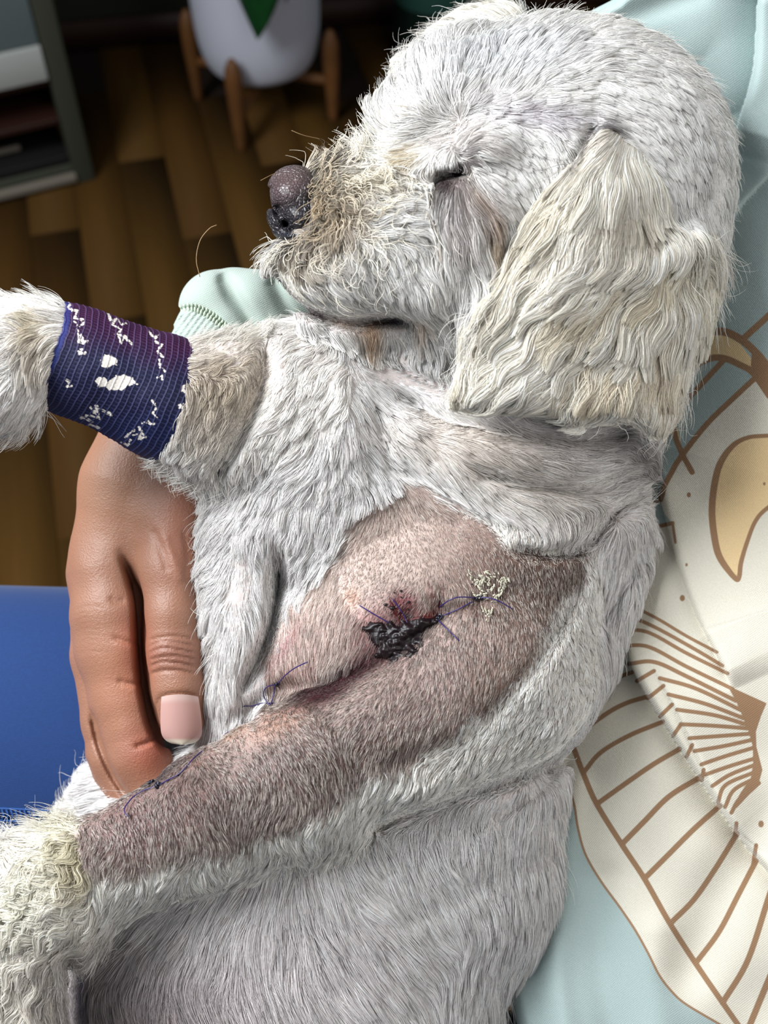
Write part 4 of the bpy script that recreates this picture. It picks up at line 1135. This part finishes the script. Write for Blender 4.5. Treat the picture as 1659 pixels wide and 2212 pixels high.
# printed front and upper sleeve as one draped cloth
xs = np.concatenate([np.arange(960, 1220, 6.0), np.arange(1220, 1690, 2.6), np.arange(1690, 2300, 12.0)]); ys = np.concatenate([np.arange(-260, 0, 10.0), np.arange(0, 650, 5.0), np.arange(650, 2240, 2.8), np.arange(2240, 2760, 12.0)])
X, Y = np.meshgrid(xs, ys, indexing='ij')
DOGEDGE = [(1180, 0), (1260, 10), (1350, 70), (1500, 150), (1580, 250), (1595, 350), (1575, 520), (1540, 640), (1500, 760), (1450, 900), (1415, 960), (1415, 1060), (1400, 1160),
           (1350, 1330), (1290, 1450), (1225, 1640), (1195, 1850), (1150, 2000), (1090, 2110), (1050, 2230), (1030, 2500), (1020, 2900)]
ed = d_line(X, Y, DOGEDGE, True); de = ed[0] * -ed[1]
Z = -300 + 170 * (1 - np.exp(-np.maximum(de, 0) / 190)) + np.minimum(de, 0) * .35
Z += 26 * vnoise(np.stack([X, Y], -1), 260, 2) + 8 * vnoise(np.stack([X, Y], -1), 110, 4)
def step_fold(Z, pts, h, reach, roll=14, ends=True):
    d, sg, t = d_line(X, Y, spline(pts, 40), True)
    s_ = -d * sg  # positive on the left side of the direction of travel
    fade = np.clip(np.minimum(t * 6, (1 - t) * 6 + (0 if ends else 9)), 0, 1)
    up = np.where(s_ > 0, 1 - np.exp(-s_ / 5.0), 0)
    return Z + fade * h * (np.exp(-np.maximum(s_, 0) / reach) * up - .55 * np.exp(np.minimum(s_, 0) / (roll * 1.6)) * (s_ <= 0)) 
F1 = [(1408, 940), (1422, 1050), (1455, 1190), (1500, 1320), (1560, 1440), (1582, 1490)]
F2 = [(1338, 1340), (1355, 1420), (1400, 1510), (1470, 1620), (1535, 1720), (1590, 1800), (1660, 1885), (1760, 1990), (1900, 2080)]
F3 = [(1405, 1435), (1445, 1510), (1485, 1590), (1520, 1665), (1550, 1730), (1590, 1790), (1660, 1850)]
Z = step_fold(Z, F2, 60, 240, 22)
Z = step_fold(Z, F1, 26, 120)
Z = step_fold(Z, F3, 12, 60)
FA = [(1640, -120), (1634, 60), (1626, 160), (1600, 250), (1578, 330)]
Z = step_fold(Z, FA, 60, 240, 26)
FB = [(1720, 320), (1660, 385), (1600, 450), (1570, 510)]
Z = step_fold(Z, FB[::-1], 16, 90)
def soft(Z, pts, a, w_):
    return Z + a * np.exp(-(d_line(X, Y, spline(pts, 20)) / w_) ** 2)
Z = soft(Z, [(1600, 1560), (1500, 1700), (1420, 1780)], 0, 40)
Z = soft(Z, [(1659, 1760), (1560, 1920), (1480, 2100)], -22, 60)
Z = soft(Z, [(1240, 1700), (1210, 1900), (1200, 2100), (1230, 2300)], 30, 34)
Z = soft(Z, [(1300, 1900), (1300, 2100), (1340, 2300)], -24, 40)
Z = soft(Z, [(1420, 2020), (1420, 2200), (1450, 2400)], 18, 50)
Z = soft(Z, [(1330, 50), (1400, 20), (1500, -20)], -16, 30)
Z = soft(Z, [(1250, 150), (1400, 200), (1560, 330)], -30, 60)
# the cloth rolls away at its free borders
border = [(1120, -260), (1400, -100), (1330, -5), (1246, 42), (1190, 110), (1150, 260), (1300, 500), (1300, 1000), (1180, 1500), (1100, 1800), (1072, 2010), (1085, 2110), (1118, 2215), (1190, 2420), (1300, 2620), (2400, 2900), (2400, -400)]
bd = sd_poly(X, Y, [(1500, -260), (1400, -80), (1330, -4), (1240, 42), (1165, 110), (1060, 300), (1100, 600), (1150, 1000), (1050, 1500), (1030, 1800), (1068, 2020), (1085, 2110), (1118, 2215), (1190, 2420), (1320, 2700), (2500, 2950), (2500, -300)])
Z = np.where(bd > -26, Z - (np.clip(bd + 26, 0, 40) ** 2) * .09, Z)
gbx, gby = np.gradient(bd, xs, ys); gl_ = np.hypot(gbx, gby) + 1e-6
push = np.clip(bd, 0, 14)
X = X - gbx / gl_ * push; Y = Y - gby / gl_ * push
P = np.stack([X, Y, Z], -1).reshape(-1, 3)
Ff = gridfaces(len(xs), len(ys))
keep = (bd.ravel()[Ff] < 13.5).all(1)
me = npmesh('shirt_front', W(P), Ff[keep][:, ::-1])
uvset(me, np.stack([X.ravel() / 100, Y.ravel() / 100], -1))
x, y = X.ravel(), Y.ravel()
# printed drawing: distances to lines and fills
BL = [([(1500, 737), (1525, 719), (1565, 717), (1601, 734), (1634, 763), (1659, 795), (1690, 850)], 8.5), ([(1486, 813), (1507, 788), (1536, 774), (1565, 774), (1598, 788), (1627, 806), (1662, 855)], 7),
      ([(1760, 590), (1659, 683), (1603, 734)], 7), ([(1565, 776), (1520, 825), (1478, 871)], 6), ([(1636, 812), (1580, 864), (1525, 918), (1468, 991), (1450, 1022), (1437, 1046), (1428, 1076)], 6),
      ([(1453, 915), (1460, 947), (1475, 983), (1495, 1020)], 6), ([(1446, 936), (1431, 973), (1419, 1023)], 2.6), ([(1401, 1142), (1453, 1130)], 4.5), ([(1453, 1130), (1459, 1172)], 3), ([(1408, 1086), (1430, 1081)], 3),
      ([(1223, 1683), (1240, 1737), (1248, 1787), (1264, 1844), (1297, 1902), (1339, 1960), (1372, 2009), (1400, 2059), (1425, 2108), (1454, 2145), (1483, 2170), (1545, 2207), (1620, 2250)], 2.6),
      ([(1236, 1608), (1260, 1671), (1289, 1737), (1343, 1824), (1392, 1898), (1446, 1993), (1504, 2083), (1561, 2166), (1620, 2250)], 6),
      ([(1290, 1484), (1330, 1465), (1366, 1452)], 4.5), ([(1262, 1576), (1314, 1539), (1355, 1518), (1398, 1505)], 5), ([(1262, 1667), (1297, 1626), (1359, 1589), (1432, 1559)], 5), ([(1289, 1737), (1359, 1687), (1413, 1650), (1468, 1618)], 5.5),
      ([(1343, 1824), (1392, 1774), (1446, 1720), (1514, 1678)], 6), ([(1392, 1898), (1442, 1848), (1499, 1791), (1555, 1741)], 6), ([(1450, 1993), (1499, 1943), (1545, 1877), (1592, 1801)], 6), ([(1504, 2079), (1553, 2013), (1594, 1935), (1633, 1860)], 6), ([(1561, 2166), (1615, 2075), (1659, 1943), (1690, 1850)], 6.5), ([(1605, 2250), (1659, 2120), (1720, 1980)], 7),
      ([(1340, 1298), (1367, 1310), (1421, 1337), (1483, 1374), (1549, 1409), (1582, 1486)][:5], 3.5), ([(1350, 1327), (1413, 1354), (1495, 1399), (1561, 1438)], 4), ([(1345, 1361), (1400, 1366), (1483, 1411), (1572, 1455)], 4), ([(1340, 1396), (1400, 1397), (1483, 1440), (1582, 1488)], 4.2),
      ([(1359, 1434), (1413, 1430), (1483, 1461), (1590, 1514)], 4.5)]
z3 = lambda a, b: (1050 + a * .4123, 1300 + b * .4123)
for p in ([(910, 400), (1100, 455), (1340, 570)], [(955, 485), (1150, 535), (1350, 610)], [(1000, 565), (1200, 595), (1370, 645)], [(1030, 642), (1200, 650), (1390, 665)], [(1065, 715), (1200, 705), (1400, 690)], [(1092, 782), (1250, 755), (1400, 722)],
          [(1128, 852), (1250, 810), (1400, 765)], [(1150, 905), (1280, 860), (1410, 820)], [(1185, 965), (1280, 905), (1420, 850)], [(1215, 1050), (1255, 960), (1400, 895)], [(1252, 1075), (1300, 985), (1420, 920)], [(1285, 1105), (1330, 1030), (1430, 950)],
          [(790, 415), (880, 362)], [(848, 505), (930, 440)], [(912, 600), (975, 538)], [(980, 702), (1022, 640)], [(1050, 812), (1080, 750)], [(1130, 935), (1140, 880)], [(1305, 1215), (1312, 1160)], [(1400, 1370), (1415, 1275)]):
    BL.append(([z3(*q) for q in p], 4.4))
bd_ = np.full(x.shape, 99.0)
def near_poly(f, pts, hw, cur):
    P_ = np.array(pts); m_ = (x > P_[:, 0].min() - 30) & (x < P_[:, 0].max() + 30) & (y > P_[:, 1].min() - 30) & (y < P_[:, 1].max() + 30)
    cur = cur.copy(); cur[m_] = np.minimum(cur[m_], f(x[m_], y[m_]) - hw); return cur
for pts, hw in BL:
    sp_ = spline(pts, 6 * len(pts)) if len(pts) > 2 else pts
    bd_ = near_poly(lambda a, b: d_line(a, b, sp_), sp_, hw, bd_)
HUB = [(1570, 1480), (1656, 1519), (1644, 1547), (1633, 1580), (1634, 1613), (1647, 1663), (1637, 1700), (1619, 1716), (1592, 1745), (1580, 1748), (1600, 1712), (1622, 1680), (1627, 1650), (1626, 1612), (1617, 1580), (1604, 1547), (1588, 1510)]
bd_ = near_poly(lambda a, b: sd_poly(a, b, HUB), HUB, 0, bd_)
bd_ = near_poly(lambda a, b: sd_poly(a, b, [(1624, 760), (1700, 840), (1690, 880), (1655, 858), (1640, 820), (1622, 790)]), [(1620, 760), (1700, 880)], 0, bd_)
CRE = [(1659, 941), (1616, 945), (1583, 963), (1556, 1001), (1543, 1049), (1538, 1106), (1544, 1164), (1556, 1206), (1588, 1249), (1597, 1246), (1601, 1215), (1615, 1168), (1633, 1124), (1662, 1094), (1740, 1040), (1760, 980), (1720, 945)]
CRE = [tuple(q) for q in spline(CRE + [CRE[0]], 80)[:-1]]
cre = sd_poly(x, y, CRE)
bd_ = np.minimum(bd_, np.where(np.abs(x - 1640) < 130, np.abs(cre) - 4.5 - 3 * sstep(1620, 1540, x), 99))
for (dx, dy, r) in ((1488, 1069, 4.5), (1474, 1292, 5.5), (1483, 1220, 3), (1644, 1780, 6), (1651, 1045, 3)):
    bd_ = np.minimum(bd_, np.hypot(x - dx, (y - dy) * .8) - r)
CREAM = [(1700, 790), (1640, 816), (1580, 866), (1525, 920), (1470, 991), (1440, 1046), (1426, 1084), (1436, 1110), (1452, 1131), (1400, 1143), (1300, 1180), (1150, 1560), (1180, 1640), (1220, 1683), (1240, 1737), (1248, 1787), (1264, 1844), (1297, 1902), (1339, 1960), (1372, 2009), (1400, 2059), (1425, 2108), (1454, 2145), (1483, 2170), (1545, 2207), (1700, 2290), (2400, 2400), (2400, 700)]
cream = sd_poly(x, y, CREAM)
YEL = [(1500, 742), (1525, 724), (1565, 722), (1598, 742), (1632, 786), (1622, 796), (1594, 780), (1565, 770), (1536, 770), (1507, 783), (1488, 806), (1470, 800)]
yel = np.minimum(np.minimum(sd_poly(x, y, YEL), cre), sd_poly(x, y, [(1453, 915), (1464, 925), (1474, 975), (1466, 955)]))
attrf(me, 'line', bd_); attrf(me, 'cream', cream); attrf(me, 'yellow', yel)
M_shirt = print_mat('printed_knit', [('cream', (226, 220, 204)), ('yellow', (234, 204, 156)), ('line', (154, 120, 90))], .85, .25, base=CLOTH, bump=knit(9.5, .32, .62, .0005, .9), w=2.2, grain=(2600, .12))
link('shirt_front', me, M_shirt, sweatshirt_parts)

# far sleeve with ribbed cuff
ss = Solid((330, 540, -620), (1010, 830, -220), 3.5)
ss.chain([(436, 728, -335, 58), (478, 700, -340, 82), (560, 688, -365, 90), (700, 640, -440, 96), (1000, 600, -560, 100)], 40, 1)
ss.ell((450, 640, -330), (66, 52, 70), 30, 1, rot=-35)
ss.ell((545, 640, -330), (62, 54, 74), 26, 1, rot=30)
ss.ell((620, 640, -380), (70, 60, 70), 26, 1)
ss.stroke([(480, 588), (505, 640), (545, 700), (570, 745)], 26, 15, (-600, -200))
ss.stroke([(585, 600), (610, 650), (640, 700)], 12, 14, (-600, -200))
SEAM = [(362, 700), (385, 672), (420, 664), (455, 680), (485, 705), (510, 730), (530, 760)]
ss.stroke(SEAM, 6, 6, (-600, -200), taper=False)
ss.cone((500, 640, -350), (420, 760, -350), 60, 60, 20, 1)
# ribs of the cuff
def ribs(X, Y, Z):
    t = (X * .80 + Y * .60) / 11.0
    wgt = sd_poly(X[:, :, 0] + 0 * Y[:, :, 0], Y[:, :, 0] + 0 * X[:, :, 0], SEAM + [(500, 830), (300, 830), (330, 700)])[:, :, None]
    return np.where(wgt < -6, 2.2 * np.cos(t * 2 * np.pi), 0)
ss.carve(ribs, (335, 640, -600), (560, 825, -200))
SV, SF = ss.mesh()
me = npmesh('far_sleeve', W(SV), SF)
uvset(me, np.stack([SV[:, 0] / 100, SV[:, 1] / 100], -1))
M_sleeve = print_mat('sleeve_knit', [], .85, .25, base=(168, 181, 172), bump=knit(9.5, .32, .5, .0005, .9), grain=(2600, .12))
sleeve = link('far_sleeve', me, M_sleeve, sweatshirt_parts)
bd2 = []
q2 = spline(SEAM, 30)
qz = ss.front(q2[:, 0], q2[:, 1])
for k in range(1, 29):
    if np.isnan(qz[k]): continue
    t_ = q2[min(k + 1, 29)] - q2[k - 1]; t_ /= np.linalg.norm(t_); n_ = np.array([-t_[1], t_[0]])
    for s_, ln in ((1, 5.5), (-1, 4.0)):
        c_ = q2[k] + n_ * s_ * 5
        pp = np.array([[*(c_ - n_ * ln - t_ * 1.5), qz[k] + 4], [*c_, qz[k] + 7], [*(c_ + n_ * ln + t_ * 1.5), qz[k] + 4]])
        bd2.append(tube(W(pp), np.array([2.0, 3.6, 2.0]) * S, 6))
V, F = merge(bd2)
tag(link('cuff_seam', npmesh_mixed('cuff_seam', V, F), mat('seam_thread', (178, 192, 172), .85), sweatshirt_parts), 'chunky grey-green overlock seam above the ribbed cuff')

# leggings: two thighs, with an overlocked seam
lg = Solid((-1000, 1130, -1420), (1900, 3100, -300), 22.0)
lg.cone((-900, 1640, -860), (1700, 1740, -860), 400, 430, 30, 1, .9)
lg.cone((-900, 2560, -900), (1700, 2640, -900), 430, 440, 30, 1, .9)
LV, LF = lg.mesh()
me = npmesh('leggings', W(LV), LF)
uvset(me, np.stack([LV[:, 0] / 100, LV[:, 1] / 100], -1))
M_leg = print_mat('blue_jersey', [], .8, .15, base=(26, 56, 108), bump=knit(9, .2, .2, .0004, .5), grain=(900, .14))
legs = link('leggings', me, M_leg, person)
tag(legs, 'royal blue leggings')
smt = []
for k, yy in enumerate((1738, 1764)):
    q = np.stack([np.linspace(-200, 420, 60), yy + np.linspace(0, 26, 60), np.zeros(60)], -1)
    q[:, 2] = lg.front(q[:, 0], q[:, 1]) + 1
    smt.append(tube(W(q), 2.6 * S, 6))
for k in range(64):
    xx = -200 + k * 9.7
    q = np.array([[xx, 1739 + (xx + 200) * .042, 0], [xx + 5, 1751 + (xx + 200) * .042, 0], [xx + 1, 1763 + (xx + 200) * .042, 0]], float)
    q[:, 2] = lg.front(q[:, 0], q[:, 1]) + [1, 4, 1]
    smt.append(tube(W(q), 2.1 * S, 5))
V, F = merge(smt)
link('leg_seam', npmesh_mixed('leg_seam', V, F), mat('blue_thread', (38, 78, 140), .8), legs)
# ------------------------------------------------------------------ the room behind, on the floor plane z = 0
def box_mesh(name, lo, hi, R=None, o=(0, 0, 0), m=None, parent=None, bev=0.0):
    lo = np.array(lo, float); hi = np.array(hi, float)
    c = np.array([[x_, y_, z_] for x_ in (lo[0], hi[0]) for y_ in (lo[1], hi[1]) for z_ in (lo[2], hi[2])])
    F = np.array([[0, 1, 3, 2], [4, 6, 7, 5], [0, 4, 5, 1], [2, 3, 7, 6], [0, 2, 6, 4], [1, 5, 7, 3]])
    me = npmesh(name, c, F)
    ob = link(name, me, m, parent, smooth=False)
    ob.location = Vector(ob.location) + Vector(tuple(float(q) for q in o))
    if R is not None: ob.rotation_euler = (0, 0, math.atan2(R[1][0], R[0][0]))
    if bev:
        b = ob.modifiers.new('soft_edges', 'BEVEL'); b.width = bev; b.segments = 2
    return ob


WALLY = hitz(280, 112)[1] + 0.03
gp = box_mesh('floor', (-4, -1.5, -0.06), (4, 3.2, -0.004), m=mat('floor_joint', (40, 22, 8), .8))
tag(gp, kind='structure')
p1 = hitz(336, 255)[:2]; p2 = hitz(400, 545)[:2]
fd = (p1 - p2) / np.linalg.norm(p1 - p2); fn = np.array([fd[1], -fd[0]])
PW, PL = 0.078, 0.62
woods = []
for k, c in enumerate(((80, 54, 20), (82, 56, 21), (77, 51, 18), (85, 59, 23), (80, 54, 20), (74, 49, 17))):
    m = mat('oak_laminate', c, .75, .12)
    N = m.node_tree.nodes; L = m.node_tree.links; b = N['Principled BSDF']
    tc = N.new('ShaderNodeTexCoord'); mp = N.new('ShaderNodeMapping'); mp.inputs['Scale'].default_value = (3, 40, 10)
    n = N.new('ShaderNodeTexNoise'); n.inputs['Scale'].default_value = 1.5; n.inputs['Detail'].default_value = 5
    mx = N.new('ShaderNodeMix'); mx.data_type = 'RGBA'; mx.inputs[6].default_value = lin(tuple(int(v * .84) for v in c)) + (1,); mx.inputs[7].default_value = lin(tuple(int(v * 1.06) for v in c)) + (1,)
    L.new(tc.outputs['Object'], mp.inputs[0]); L.new(mp.outputs[0], n.inputs['Vector']); L.new(n.outputs['Fac'], mx.inputs[0]); L.new(mx.outputs[2], b.inputs['Base Color'])
    woods.append(m)
g_ = 0.0008
pmesh = []
for m in woods:
    c = np.array([[x_, y_, z_] for x_ in (0, PL - g_) for y_ in (0, PW - g_) for z_ in (-0.004, 0.0)])
    F = np.array([[0, 1, 3, 2], [4, 6, 7, 5], [0, 4, 5, 1], [2, 3, 7, 6], [0, 2, 6, 4], [1, 5, 7, 3]])
    me = npmesh('plank', c, F); me.materials.append(m); pmesh.append(me)
org = hitz(500, 500)[:2]
wo2 = hitz(150, 112)[:2]; wd2 = hitz(420, 88)[:2] - wo2; wn2 = np.array([-wd2[1], wd2[0]]) / np.linalg.norm(wd2)
ang = math.atan2(fd[1], fd[0])
cnt = 0
for i in range(-22, 20):
    for j in range(-3, 6):
        s0 = (j + (i * 0.37) % 1.0) * PL; t0 = i * PW
        p = org + fd * s0 + np.array([-fd[1], fd[0]]) * t0
        c = org + fd * (s0 + PL / 2) + np.array([-fd[1], fd[0]]) * (t0 + PW / 2)
        if (c - wo2) @ wn2 > .02 or c[1] < .2 or abs(c[0]) > 1.5: continue
        o = bpy.data.objects.new('plank', random.choice(pmesh)); COL.objects.link(o); o.parent = gp
        o.location = (p[0], p[1], 0); o.rotation_euler = (0, 0, ang); cnt += 1
print('planks', cnt)
bb = [hitz(150, 112), hitz(420, 88)]
wd_ = (bb[1] - bb[0]); wd_ /= np.linalg.norm(wd_); wan = math.atan2(wd_[1], wd_[0])
Rz = lambda a: np.array([[math.cos(a), -math.sin(a), 0], [math.sin(a), math.cos(a), 0], [0, 0, 1]])
wo = bb[0] * [1, 1, 0]
tag(box_mesh('wall_back', (-3.5, 0.012, 0), (6, .12, 2.4), Rz(wan), wo, mat('wall_paint', (92, 100, 84), .9)), kind='structure')
tag(box_mesh('baseboard_back', (-3.5, 0, 0), (6, .012, .055), Rz(wan), wo, mat('dark_baseboard', (52, 30, 20), .6)), kind='structure')

# white planter standing in a wooden tripod-like stand
fa, fb = hitz(527, 316), hitz(706, 258)
pc = (fa + fb) / 2 + np.array([-(fb - fa)[1], (fb - fa)[0], 0]) / 2
f1 = fa - pc; R0 = np.hypot(f1[0], f1[1]); a0 = math.atan2(f1[1], f1[0])
M_wood = mat('stand_oak', (112, 72, 34), .6, noise=(30, (80, 48, 20)))
stand = empty('plant_stand', tuple(pc)); tag(stand, 'light wooden plant stand with tapered legs under the white planter', 'plant stand')
PR = R0 * .93
for k in range(4):
    a = a0 + k * math.pi / 2
    c_ = np.array([math.cos(a), math.sin(a), 0]) * R0
    zz_ = np.linspace(0, .165, 14)
    pts = pc + c_ + np.stack([0 * zz_, 0 * zz_, zz_], -1) - np.array([math.cos(a), math.sin(a), 0]) * .0
    pts = pts + np.array([math.cos(a), math.sin(a), 0]) * .012
    r = .008 + .0065 * np.clip(zz_ / .1, 0, 1); r[-1] = .006; r[-2] = .012
    V, F = tube(pts, r, 12)
    link('leg', npmesh_mixed('leg', V, F), M_wood, stand)
for k in range(2):
    a = a0 + k * math.pi / 2; c_ = np.array([math.cos(a), math.sin(a), 0]) * (R0 + .005)
    V, F = tube(np.array([pc - c_ + [0, 0, .062 + .014 * k], pc + c_ + [0, 0, .062 + .014 * k]]), .009, 10)
    link('crossbar', npmesh_mixed('crossbar', V, F), M_wood, stand)
plant = empty('potted_plant', tuple(pc + [0, 0, .09])); tag(plant, 'plain white round planter with dark green pointed leaves on a wooden stand', 'plant')
prof = [(0, .088), (PR * .62, .088), (PR * .82, .098), (PR * .93, .125), (PR * .985, .17), (PR, .25), (PR, .40), (PR * .97, .40), (PR * .96, .37), (0, .365)]
pp = np.array(prof); n_ = 64
pp = np.vstack([spline(pp[1:8], 40), pp[8:]]); pp = np.vstack([[0.0005, .088], pp]); pp[-1, 0] = .0005
th = np.linspace(0, 2 * np.pi, n_, endpoint=False)
V = np.stack([pp[:, 0][:, None] * np.cos(th), pp[:, 0][:, None] * np.sin(th), pp[:, 1][:, None] + 0 * th], -1).reshape(-1, 3) + pc
link('pot', npmesh('pot', V, gridfaces(len(pp), n_, True)[:, ::-1]), mat('white_glaze', (190, 192, 204), .5, .3), plant)
M_leaf = mat('leaf_green', (16, 74, 32), .4, .4, noise=(60, (8, 40, 18)))
M_stem = mat('leaf_stem', (40, 84, 36), .5)
def leaf(base, tip, up, wdt, droop):
    n = 24; t = np.linspace(0, 1, n)[:, None]
    base, tip = np.array(base), np.array(tip)
    mid_ = base * (1 - t) + tip * t + np.array([0, 0, 1]) * (4 * t * (1 - t)) * up
    T = np.gradient(mid_, axis=0); T /= np.linalg.norm(T, axis=1)[:, None]
    side = np.cross(T, [0, 0, 1.0]); side /= np.linalg.norm(side, axis=1)[:, None] + 1e-9
    nn_ = np.cross(side, T)
    ww = wdt * np.sin(np.pi * np.clip(t * 1.0, 0, 1) ** .75) ** .9 
    u_ = np.linspace(-1, 1, 9)
    V = mid_[:, None] + side[:, None] * (ww[:, None] * u_[None, :, None]) + nn_[:, None] * (ww[:, None] * (np.abs(u_) * .35)[None, :, None])
    ob = link('leaf', npmesh('leaf', V.reshape(-1, 3), gridfaces(n, 9)), M_leaf, plant)
    so = ob.modifiers.new('thickness', 'SOLIDIFY'); so.thickness = .0012
top = pc + [0, 0, .37]
def rayat(px, py, dist):
    v = ray(px, py); return CO + v * dist / np.linalg.norm(v)
dpot = np.linalg.norm(pc + [0, 0, .2] - CO)
tipP = rayat(557, 86, dpot - PR - .035)
leaf(tipP + [-.012, -.02, .17], tipP, .006, .05, 0)
tip2 = rayat(618, 6, dpot - PR - .02)
leaf(tip2 + [.05, .02, .14], tip2, .01, .03, 0)
for a, ln, h in ((3.9, .07, .14), (4.4, .10, .20), (5.0, .12, .16), (5.5, .09, .18)):
    d_ = np.array([math.cos(a), math.sin(a), 0])
    q = spline(np.array([top, top + d_ * .05 + [0, 0, h * .7], top + d_ * .06 + [0, 0, h]]), 12)
    V, F = tube(q, .003, 8); link('stem', npmesh_mixed('stem', V, F), M_stem, plant)
    leaf(q[-1], q[-1] + d_ * ln + [0, 0, .02], .04, .04, 0)
for tp in (tipP + [-.012, -.02, .17], tip2 + [.05, .02, .14]):
    V, F = tube(spline(np.array([top, (top + tp) / 2 + [0, 0, .06], tp]), 12), .003, 8); link('stem', npmesh_mixed('stem', V, F), M_stem, plant)

# dark shelving unit at the left
C0 = hitz(207, 388) * [1, 1, 0]; C1 = hitz(0, 440) * [1, 1, 0]
fx_ = (C0 - C1) / np.linalg.norm(C0 - C1)       # along the front, to the right
ba = math.atan2(fx_[1], fx_[0]); R = Rz(ba)
shelf = empty('shelf_unit', tuple(C0)); tag(shelf, 'dark open shelf unit with grey-green posts and a white drawer', 'shelf')
M_frame = mat('grey_green_frame', (60, 62, 52), .5, .3); M_dark = mat('black_panel', (10, 8, 8), .7); M_brown = mat('dark_brown_shelf', (44, 22, 14), .5)
M_wh = mat('white_drawer', (168, 170, 166), .5); M_gr = mat('grey_top', (96, 108, 110), .6); M_rail = mat('pale_rail', (120, 112, 100), .5)
HH = .62
def part(name, lo, hi, m): return box_mesh(name, lo, hi, R, C0, m, shelf, .002)
part('post', (-.032, 0, 0), (0, .03, HH), M_frame)
part('post', (-.022, .20, 0), (0, .23, HH), M_frame)
part('post', (-.62, 0, 0), (-.588, .03, HH), M_frame)
part('post', (-.62, .20, 0), (-.598, .23, HH), M_frame)
part('side_panel', (-.018, .03, .03), (-.01, .20, HH - .02), M_dark)
part('back_panel', (-.60, .225, .02), (-.02, .232, HH), M_dark)
part('shelf', (-.60, .01, .035), (-.03, .225, .05), M_dark)
part('shelf', (-.60, .012, .105), (-.03, .225, .117), M_brown)
part('shelf', (-.60, .012, .172), (-.03, .225, .184), M_brown)
part('drawer_front', (-.59, -.004, .190), (-.034, .012, .245), M_wh)
part('drawer', (-.59, .012, .190), (-.034, .22, .24), M_dark)
part('top', (-.60, 0, HH - .02), (0, .23, HH), M_frame)
part('grey_box_front', (-.59, .0, .247), (-.034, .2, .50), M_gr)
part('rail', (-.60, -.006, .008), (-.03, .006, .022), M_rail)
part('rail', (-.60, .05, .052), (-.10, .058, .062), M_rail)
part('plinth', (-.60, .008, 0), (-.03, .02, .034), M_frame)

# teal bin and the grey-green armchair behind the dog's head
tb_ = hitz(935, 118) * [1, 1, 0]
M_teal = mat('dark_teal_glaze', (40, 74, 66), .5, .3)
pr = np.array([(.0005, .0), (.05, 0), (.066, .006), (.08, .16), (.084, .30), (.080, .30), (.074, .02), (.0005, .015)])
V = np.stack([pr[:, 0][:, None] * np.cos(th), pr[:, 0][:, None] * np.sin(th), pr[:, 1][:, None] + 0 * th], -1).reshape(-1, 3) + tb_
tag(link('waste_bin', npmesh('waste_bin', V, gridfaces(len(pr), n_, True)[:, ::-1]), M_teal), 'dark teal round bin on the floor just above the dog\'s forehead', 'bin')
ac = hitz(1100, 60) * [1, 1, 0]
bench = empty('upholstered_bench', tuple(ac)); tag(bench, 'grey-green upholstered bench on wooden legs at the top edge behind the dog\'s head', 'bench')
M_up = mat('grey_green_upholstery', (96, 108, 96), .9, bump=(400, .3, .001))
al = hitz(999, 44) * [1, 1, 0] - ac
sx = al[0]
box_mesh('seat', (sx - .02, al[1] - .01, .16), (sx + .50, al[1] + .20, .30), None, ac, M_up, bench, .02)
for dx in (0, .48):
    for dy in (0.01, .18):
        V, F = tube(np.array([ac + [sx + dx, al[1] + dy, 0], ac + [sx + dx, al[1] + dy, .08], ac + [sx + dx, al[1] + dy, .165]]), np.array([.008, .011, .014]), 10)
        link('leg', npmesh_mixed('leg', V, F), M_wood, bench)
print('all', time.time() - T0)
